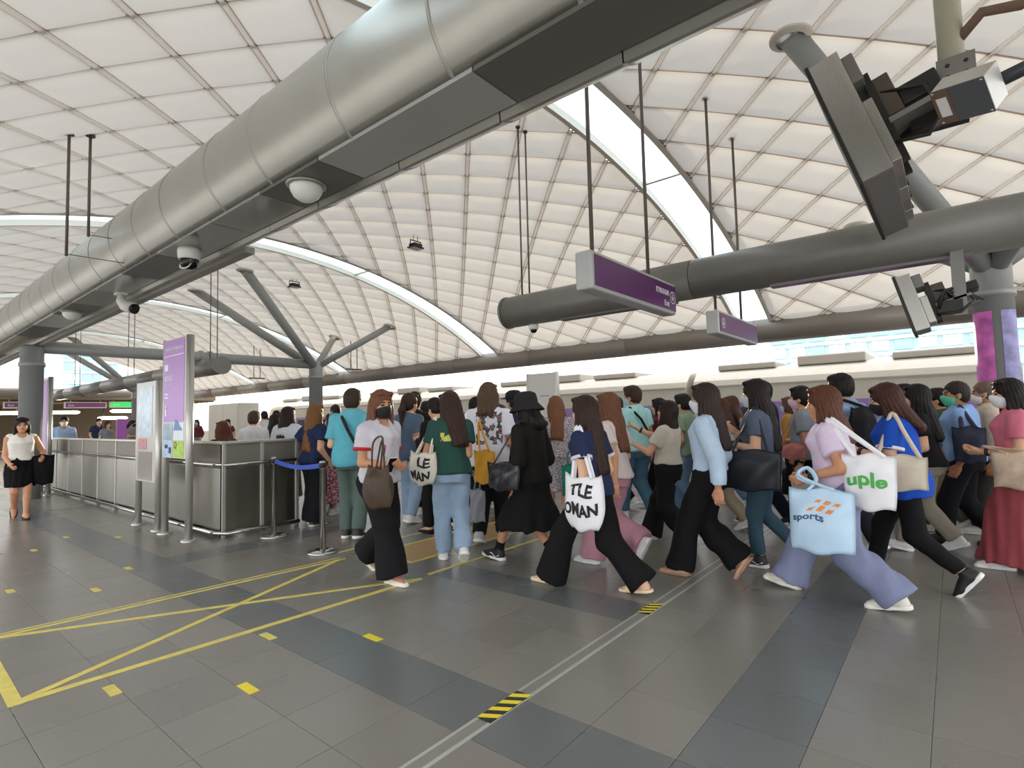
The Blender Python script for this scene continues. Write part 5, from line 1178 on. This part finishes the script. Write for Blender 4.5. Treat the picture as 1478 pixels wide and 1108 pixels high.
# --- P13 lilac tee person
p13 = person('p', (-.68, 4.6), 180, 'person in pale lilac tee and grey blue trousers carrying printed shopping bags', 1.63, feet=((-.31, .08, 8, 0), (.38, .07, -10, 0)), hair='mid', haircol='5a3526', top=('dcc9df', 'tee'), bottom=('7e84a0', 'wide'), shoe=('sneaker', 'd9d3c6', 'e8e3d8'), arms=((.16, .06, -.30), (.22, -.05, -.33)), curl=(70, 50), lean=6, group=HG, fat=1.1, extra={'watch': 0}, hem=-.03)
W, T13 = p13['W'], p13['T']; hnd = W(p13['wri'][0]); m_gr = mat('green_print', '4fae4a', .6)
tote('white canvas tote with green lettering on the person in lilac', W(T13((-.24, .27, .27))), (-1, 0), .31, .37, .13, m_wc, 'tote_bag', lambda b: [strap_pts(b, W(T13((-.02, .16, .52))), .2, .75, .012, 1), strap_pts(b, W(T13((-.05, .16, .52))), .2, .75, .012, -1)], hr=.012, text=(('uple', .08, .84, .36, .68),), tm=m_gr, round_=.12, lean=.08, bold=.003)
m_lb = mat('pale_blue_plastic', 'b9d4ea', .35, var=.08, vscale=6)
og = mat('logo_orange', 'e08a45', .5); nv_ = mat('logo_navy', '2f4a78', .5)
tote('pale blue plastic carrier bag with orange logo held by the person in lilac', hnd + np.array([.10, -.13, -.06]), (-1, 0), .42, .42, .15, m_lb, 'carrier_bag', lambda b: [[b(.3, .98, -1), hnd + np.array([-.05, -.06, .0]), hnd + np.array([0, -.03, .07]), hnd + np.array([.06, -.06, 0]), b(.7, .98, -1)], [b(.3, .98, 1), hnd + np.array([-.04, -.08, .02]), hnd + np.array([.01, -.04, .075]), hnd + np.array([.07, -.08, .0]), b(.7, .98, 1)]], hr=.012, text=(('sports', .07, .56, .47, .60),), tm=nv_, logo=[([(.30 + .14 * k, .65), (.38 + .14 * k, .65), (.54 + .14 * k, .82), (.46 + .14 * k, .82)], og) for k in range(3)], taper=.06, lean=-.1, round_=.08, bold=.002)
# --- P14 blue polo person
p14 = person('p', (-.33, 5.22), 178, 'person in bright blue polo shirt with black mask and black trousers', 1.60, feet=((-.44, .07, 52, .0), (.26, .07, -4, 0)), hair='mid', haircol='43271d', top=('1f4fb4', 'polo'), bottom=('151416', 'slim'), shoe=('sneaker', '1d1b1c', 'f0eeea'), mask='17171a', arms=((.26, -.02, -.16), (.2, .02, -.42)), curl=(60, 70), lean=7, head=(0, 12), fat=1.12, group=HG, extra={'trim': 'e8e8ee', 'watch': 0}, hem=-.12)
W, T14 = p14['W'], p14['T']
tote('beige canvas shoulder bag on the person in blue polo', W(T14((-.02, .30, .22))), (-1, 0), .36, .26, .13, mat('beige_canvas', 'd2c6b3', .85, var=.05), 'shoulder_bag', lambda b: [strap_pts(b, W(T14((-.03, .17, .52))), .12, .85, .012, 1)], hr=.015, lean=.15)
phone('pink patterned phone held low beside the blue polo', W(p14['wri'][1]) + np.array([-.03, -.25, -.10]), (1, 0, .1), (.15, 0, 1), mat('phone_pink', 'c79ab0', .4, var=.6, vscale=40))
# --- P15 person light blue shirt
p15 = person('p', (.06, 7.0), 176, 'person in light blue shirt with green mask and dark shoulder bag', 1.63, True, stride=.4, hair='crop', haircol='2f2722', top=('93b6e6', 'shirt'), bottom=('1a1a1f', 'straight'), shoe=('leather', '1b1918', '1b1918'), mask='63c9a4', arms=((.05, .06, -.46), (.38, .0, -.3)), head=(18, 0), fat=1.1, group=HG, skin='b98365', sleeve=1.75)
W, T15 = p15['W'], p15['T']
tote('dark slate shoulder bag on the person in light blue shirt', W(T15((-.07, .30, .33))), (-1, 0), .25, .34, .13, fabric('3d4254'), 'shoulder_bag', lambda b: [strap_pts(b, W(T15((-.02, .16, .52))), .3, .7, .01, 1)], hr=.018, round_=.1)
# --- P16 person pink top, long red skirt
p16 = person('p', (.40, 6.25), 182, 'person in pink top and long dusty red skirt with white mask', 1.60, stride=.3, hair='long', haircol='1d1512', top=('d7788a', 'tee'), bottom=('a04c52', 'maxi'), shoe=('sneaker', 'ece9e4', 'f5f3ef'), mask='eceef0', arms=((.24, -.04, -.27), (.24, -.08, -.27)), curl=(50, 50), group=HG, head=(10, 0), extra={'watch': 0})
W, T16 = p16['W'], p16['T']
tote('clear and beige handbag carried before the person in pink', W(T16((-.02, .27, .17))), (-1, 0), .42, .30, .12, mat('beige_print', 'cbb199', .6, var=.2, vscale=12), 'handbag', lambda b: [strap_pts(b, W(p16['wri'][0]), .25, .75, .05, 1)], hr=.01)
tote('tan cloth bag hanging behind the person in light blue shirt', on_y(1366, 668, 7.35), (-1, 0), .34, .42, .14, fabric('a89878'), 'tote_bag', lambda b: [[b(.3, 1), b(.35, 1) + np.array([0, 0, .16]), b(.65, 1) + np.array([0, 0, .16]), b(.7, 1)]])
# --- P17.. behind on the right
person('p', (.3, 7.75), 178, 'person in beige shirt and white mask behind the person in pink', 1.64, True, stride=.3, hair='crop', haircol='6a5a50', top=('c9b8a8', 'shirt'), bottom=('3a3836', 'straight'), mask='f0f0f0', group=HG, h=.022, skin='b98365')
p18 = person('p', (-.24, 6.55), 176, 'person in black tee and beige trousers behind the blue polo', 1.6, stride=.4, hair='long', haircol='1b1412', top=('1d1c1f', 'tee'), bottom=('9a9284', 'straight'), arms=((.2, .05, -.35), (.1, .05, -.45)), group=HG, h=.018)
person('p', (-.1, 7.7), 176, 'person in olive tee between black tee and light blue shirt', 1.58, True, stride=.3, hair='short', haircol='1a1513', top=('4a5340', 'tee'), bottom=('5b5348', 'straight'), group=HG, h=.022)
p20 = person('p', (-.82, 6.15), 150, 'person in pale denim hooded jacket behind the person in lilac', 1.72, True, stride=.35, hair='short', haircol='1b1614', top=('8ea4bf', 'jacket'), bottom=('23242a', 'straight'), group=HG, h=.018)
W, T20 = p20['W'], p20['T']
tote('black backpack on the person in pale denim jacket', W(T20((-.19, .02, .45))), p20['left'][:2], .30, .42, .18, fabric('1f1f22'), 'backpack', lambda b: [[b(.25, .97), W(T20((-.06, .11, .53))), W(T20((.06, .12, .46))), W(T20((.10, .13, .3)))]], round_=.1, hr=.014)
p21 = person('p', (-3.28, 6.6), 160, 'person in mint shirt with black strap and pale mask', 1.75, True, stride=.35, hair='short', haircol='3a2a20', top=('a8d9d6', 'tee'), bottom=('4a6a80', 'straight'), mask='a9cfd0', group=HG, h=.018, head=(20, 0))
W, T21 = p21['W'], p21['T']; bm = nb(); tube(bm, [tuple(W(T21(v))) for v in ((.05, .1, .50), (-.06, .11, .5), (-.165, .05, .36), (-.17, -.05, .2), (-.155, -.12, .1))], .016, 8); o = obj('bag_strap', bm, fabric('1b1b1e')); tag(o, 'black strap across the back of the mint shirt', 'strap')
tote('crumpled white plastic bag beside the pink trousers', p7['W'](p7['wri'][1]) + np.array([-.02, .0, -.17]), (-1, .1), .3, .34, .16, mat('milky_plastic', 'c9dbe6', .3, var=.1), 'plastic_bag', lambda b: [[b(.35, 1), b(.5, 1) + np.array([0, 0, .12]), b(.65, 1)]], round_=.15)
# --- P22 floral dress
fm_ = printed('floral_dress', '8d7f86', ['b9aeb4', '6d5f6a', 'd5cdd0'], None, 70, .42, True)
p22 = person('p', (-3.93, 5.7), 128, 'person in mauve floral dress with a thin dark strap', 1.62, stride=.2, hair='long', haircol='7a4f34', top=('8d7f86', 'tee', fm_), bottom=('8d7f86', 'dress', fm_, .45), shoe=('flat', '2a2526', '2a2526'), group=QG, sleeve=.95, hem=.0)
W, T22 = p22['W'], p22['T']; bm = nb(); tube(bm, [tuple(W(T22(v))) for v in ((.05, -.09, .5), (-.05, -.09, .5), (-.13, 0, .36), (-.13, .1, .22), (-.04, .17, .1))], .01, 8); o = obj('bag_strap', bm, fabric('4a4452')); tag(o, 'dark thin strap across the floral dress', 'strap')
tote('teal green shopping bag beside the floral dress', (-3.62, 5.55, .78), (1, .3), .26, .38, .12, fabric('2f8f7c'), 'shopping_bag', lambda b: [[b(.3, 1), b(.35, 1) + np.array([0, 0, .14]), b(.65, 1) + np.array([0, 0, .14]), b(.7, 1)]])
person('p', (-4.3, 5.35), 168, 'person in navy shirt and dark cap behind the bucket hat', 1.7, True, stride=.2, hair='short', haircol='1c1816', hat=('cap', '1f2530'), top=('26324a', 'tee'), bottom=('25262c', 'straight'), mask='a8cfc4', group=QG, h=.02, arms=((.2, 0, -.25), (.2, 0, -.25)))
p24 = person('p', (-5.72, 4.78), 100, 'person in slate blue sweater and jeans seen from behind', 1.72, stride=.15, hair='pony', haircol='3a2820', top=('5a6b80', 'loose'), bottom=(JEAN, 'straight'), group=QG, sleeve=1.9, arms=((.2, 0, -.3), (.2, 0, -.3)))
person('p', (-6.2, 5.3), 120, 'person in black shirt behind the slate blue sweater', 1.77, True, stride=.1, hair='short', haircol='2a221d', top=('211f22', 'shirt'), bottom=('1c1c20', 'straight'), group=QG, h=.02)
p26 = person('p', (-4.9, 4.55), 172, 'person in black top looking down at a phone beside the green tee', 1.62, stride=.15, hair='bun', haircol='1e1614', top=('1b191b', 'shirt'), bottom=('17171a', 'straight'), shoe=('flat', '1b1919', '1b1919'), arms=((.25, -.06, -.16), (.25, -.06, -.16)), curl=(60, 60), head=(0, 22), group=QG)
W, T26 = p26['W'], p26['T']
tote('small white bucket bag with blue scarf on the person in black top', W(T26((.07, .26, .08))), (-1, 0), .22, .2, .13, mat('bucket_white', 'bdb9b4', .7), 'handbag', lambda b: [strap_pts(b, W(p26['elb'][0]), .2, .8, .04, 1)], round_=.1)
phone('dark phone in the hands of the person in black top', W(p26['wri'][0]) + np.array([-.09, .06, .03]), (0, 1, 0), (-.6, 0, .8))
person('p', (-5.3, 5.65), 95, 'person in teal tee seen from behind in the queue', 1.66, True, stride=.1, hair='short', haircol='1d1917', top=('2fa39f', 'tee'), bottom=('2a2b30', 'straight'), group=QG, h=.02)
p28 = person('p', (-6.72, 3.98), 98, 'person in navy tee and black trousers standing by the blue belt', 1.6, stride=.1, hair='longer', haircol='7a5230', top=('25304f', 'tee'), bottom=('17181c', 'wide'), shoe=('sneaker', '3a3836', 'd8d5cc'), arms=((.16, .14, -.26), (.1, .05, -.42)), group=QG, fat=1.08)
W, T28 = p28['W'], p28['T']
tote('grey leather shoulder bag on the person in navy tee by the belt', W(T28((.03, .27, .26))), (-1, -.3), .32, .26, .12, mat('grey_leather', '7d7f7c', .45), 'shoulder_bag', lambda b: [strap_pts(b, W(T28((0, .16, .52))), .2, .8, .0, 1)])
p29 = person('p', (-7.75, 4.15), 112, 'person in loose white shirt beside the end of the steel barrier', 1.6, stride=.1, hair='long', haircol='2c1f1a', top=('d7dbe6', 'loose'), bottom=('6a5a50', 'skirt'), group=QG, sleeve=.9, fat=1.08)
person('p', (-8.5, 5.0), 120, 'person in dusty pink tee between white shirt and navy tee', 1.58, stride=.1, hair='mid', haircol='1f1815', top=('b8a8a2', 'tee'), bottom=('2a2a2e', 'straight'), group=QG, h=.022)
flw = printed('white_floral', 'd8ccd0', ['4a3a44', 'b0566a'], None, 34, .4, True)
person('p', (-7.25, 4.6), 95, 'person in dark top and white floral skirt behind the navy tee', 1.48, stride=.1, hair='mid', haircol='43281e', top=('3a3c50', 'tee'), bottom=('d8ccd0', 'long', flw), group=QG, h=.02)
person('p', (-8.7, 4.1), 130, 'person in white shirt standing inside the barrier queue', 1.56, True, stride=0, hair='short', haircol='4a382c', top=('e2e2e8', 'shirt'), bottom=('2c2c30', 'straight'), group=QG, h=.018)
person('p', (-8.1, 3.4), 175, 'person in black vest going down the stairs', 1.57, stride=.1, hair='bob', haircol='5a3224', top=('1c1a1c', 'sleeveless'), bottom=('2a2a2c', 'straight'), group=QG, h=.02, z=-.165, feet=((.02, .08, 0, 0), (-.04, .08, 0, 0)))
person('p', (-8.70, 3.36), 175, 'person in dull rose tee lower on the stairs inside the barrier', 1.60, stride=.0, hair='bob', haircol='7d3f22', top=('6a5a58', 'tee'), bottom=('2a2a2c', 'straight'), group=QG, h=.02, z=-.495, feet=((.02, .08, 0, 0), (-.04, .08, 0, 0)))
# --- P35 person walking towards us at the left
p35 = person('p', (-11.3, 1.72), -6, 'person in white sleeveless blouse and black skirt walking alone past the totems', 1.56, feet=((.16, .07, 0, 0), (-.25, .06, 50, .0)), hair='mid', haircol='1f1714', top=('e9e4dc', 'sleeveless'), bottom=('111012', 'pencil', fabric('111012'), .5), shoe=('flat', '3a1f1e', '2a1615'), arms=((.14, .1, -.3), (.2, -.02, -.38)), group=HG, fat=1.08, head=(0, -4), hem=.1)
W, T35 = p35['W'], p35['T']
tote('black coat draped over the arm of the person in white blouse', W(T35((.12, .27, .17))), (.4, 1), .26, .46, .12, fabric('0f0f11'), 'folded_coat', cat='coat', round_=.1)
person('p', (-12.0, 1.1), 0, 'masked person in dark olive clothes beside the person in white blouse', 1.6, stride=.3, hair='bob', haircol='1d1714', top=('5a5648', 'tee'), bottom=('3a372e', 'straight'), mask='f0f0f0', group=HG, h=.02)
person('p', (-17.2, 3.4), -10, 'person in pale blue shirt behind the lilac totem at the barrier end', 1.66, True, stride=.2, hair='short', haircol='1a1614', top=('9fb6d6', 'shirt'), bottom=('2c2f3a', 'straight'), mask='e8e8e8', group=HG, h=.025)
# --- the rest of the crowd, further back
TOPS = [('white', 'd9d8da'), ('black', '201f22'), ('maroon', '6a2d36'), ('sky blue', '8fb0d4'), ('khaki', '9a8f74'), ('navy', '28324c'), ('pink', 'd7a0ae'), ('sage green', '8a9c86'), ('grey', '85868c'), ('cream', 'd9cfbb'), ('mustard', 'b58a3c'), ('lavender', 'a99cc4')]
HAIR = [('black long hair', 'long', '1c1512', 0), ('short black hair', 'short', '1a1513', 1), ('brown shoulder length hair', 'mid', '4a2e22', 0), ('a dark ponytail', 'pony', '221915', 0), ('cropped dark hair', 'crop', '231c18', 1), ('a brown bob', 'bob', '5a3a2a', 0)]
BOT = [('black trousers', '18181b', 'straight'), ('blue jeans', '6c86a6', 'straight'), ('beige trousers', 'a99a84', 'straight'), ('a dark skirt', '26242a', 'skirt')]
MSK = [None, 'e9eaec', None, 'a9cfd6', None, '26262a']
spots = [(-3.35, 7.6), (-2.75, 7.0), (-2.1, 6.5), (-1.5, 7.9), (-1.15, 8.3), (-.6, 7.5), (-.45, 8.6), (-2.5, 8.2), (-3.1, 8.9), (-3.9, 7.3), (-4.5, 6.6), (-4.9, 8.0), (-5.9, 6.9), (-6.5, 7.8), (-7.2, 6.4), (-1.9, 9.0), (-.2, 9.2), (1.15, 9.6), (-8.2, 7.0), (-9.3, 6.0), (-10.6, 6.8), (-10.2, 5.2), (-12.2, 6.3), (-12.6, 7.9), (-14.6, 7.2), (1.0, 7.3), (1.25, 6.5), (-5.6, 6.2),
         (-22.5, 5.6), (-23.5, 6.6), (-21.5, 7.3), (-24.5, 7.4), (-26, 6.2), (-25, 9.4), (-22, 9.4), (-16.5, 8.1), (-18.0, 9.2), (-19.5, 10.2)]
used = set()
for n_, (x, y) in enumerate(spots):
    wlk = x > -5; k = n_
    while True:
        t_, b_ = TOPS[(k * 5 + 2) % 12], BOT[(k // 3 + n_) % 4]; h_ = HAIR[(n_ * 7 + n_ // 6) % 6]
        if (t_[0], b_[0]) not in used and not (h_[3] and b_[2] == 'skirt'): break
        k += 1
    used.add((t_[0], b_[0])); male = bool(h_[3]); hd = (180 + random.uniform(-12, 12)) if wlk else random.uniform(60, 190)
    if x < -20: hd = random.uniform(-60, 60)
    where = 'near the hall at the far end' if x < -20 else 'waiting in the queue behind' if not wlk else 'deep in the walking crowd'
    person('p', (x, y), hd, 'person in %s top and %s %s' % (t_[0], b_[0], where), (1.66 if male else 1.57) + random.uniform(-.04, .05), male, stride=.4 if wlk else .05, lead='LR'[n_ % 2], hair=h_[1], haircol=h_[2], top=(t_[1], 'tee' if n_ % 3 else 'shirt'), bottom=(b_[1], b_[2]), mask=MSK[n_ % 6], h=.024 if x > -12 else .03, arms=((.1, .05, -.44), (.22, -.02, -.24)) if n_ % 2 else ((-.05, .06, -.48), (.15, .04, -.42)), group='background commuters')
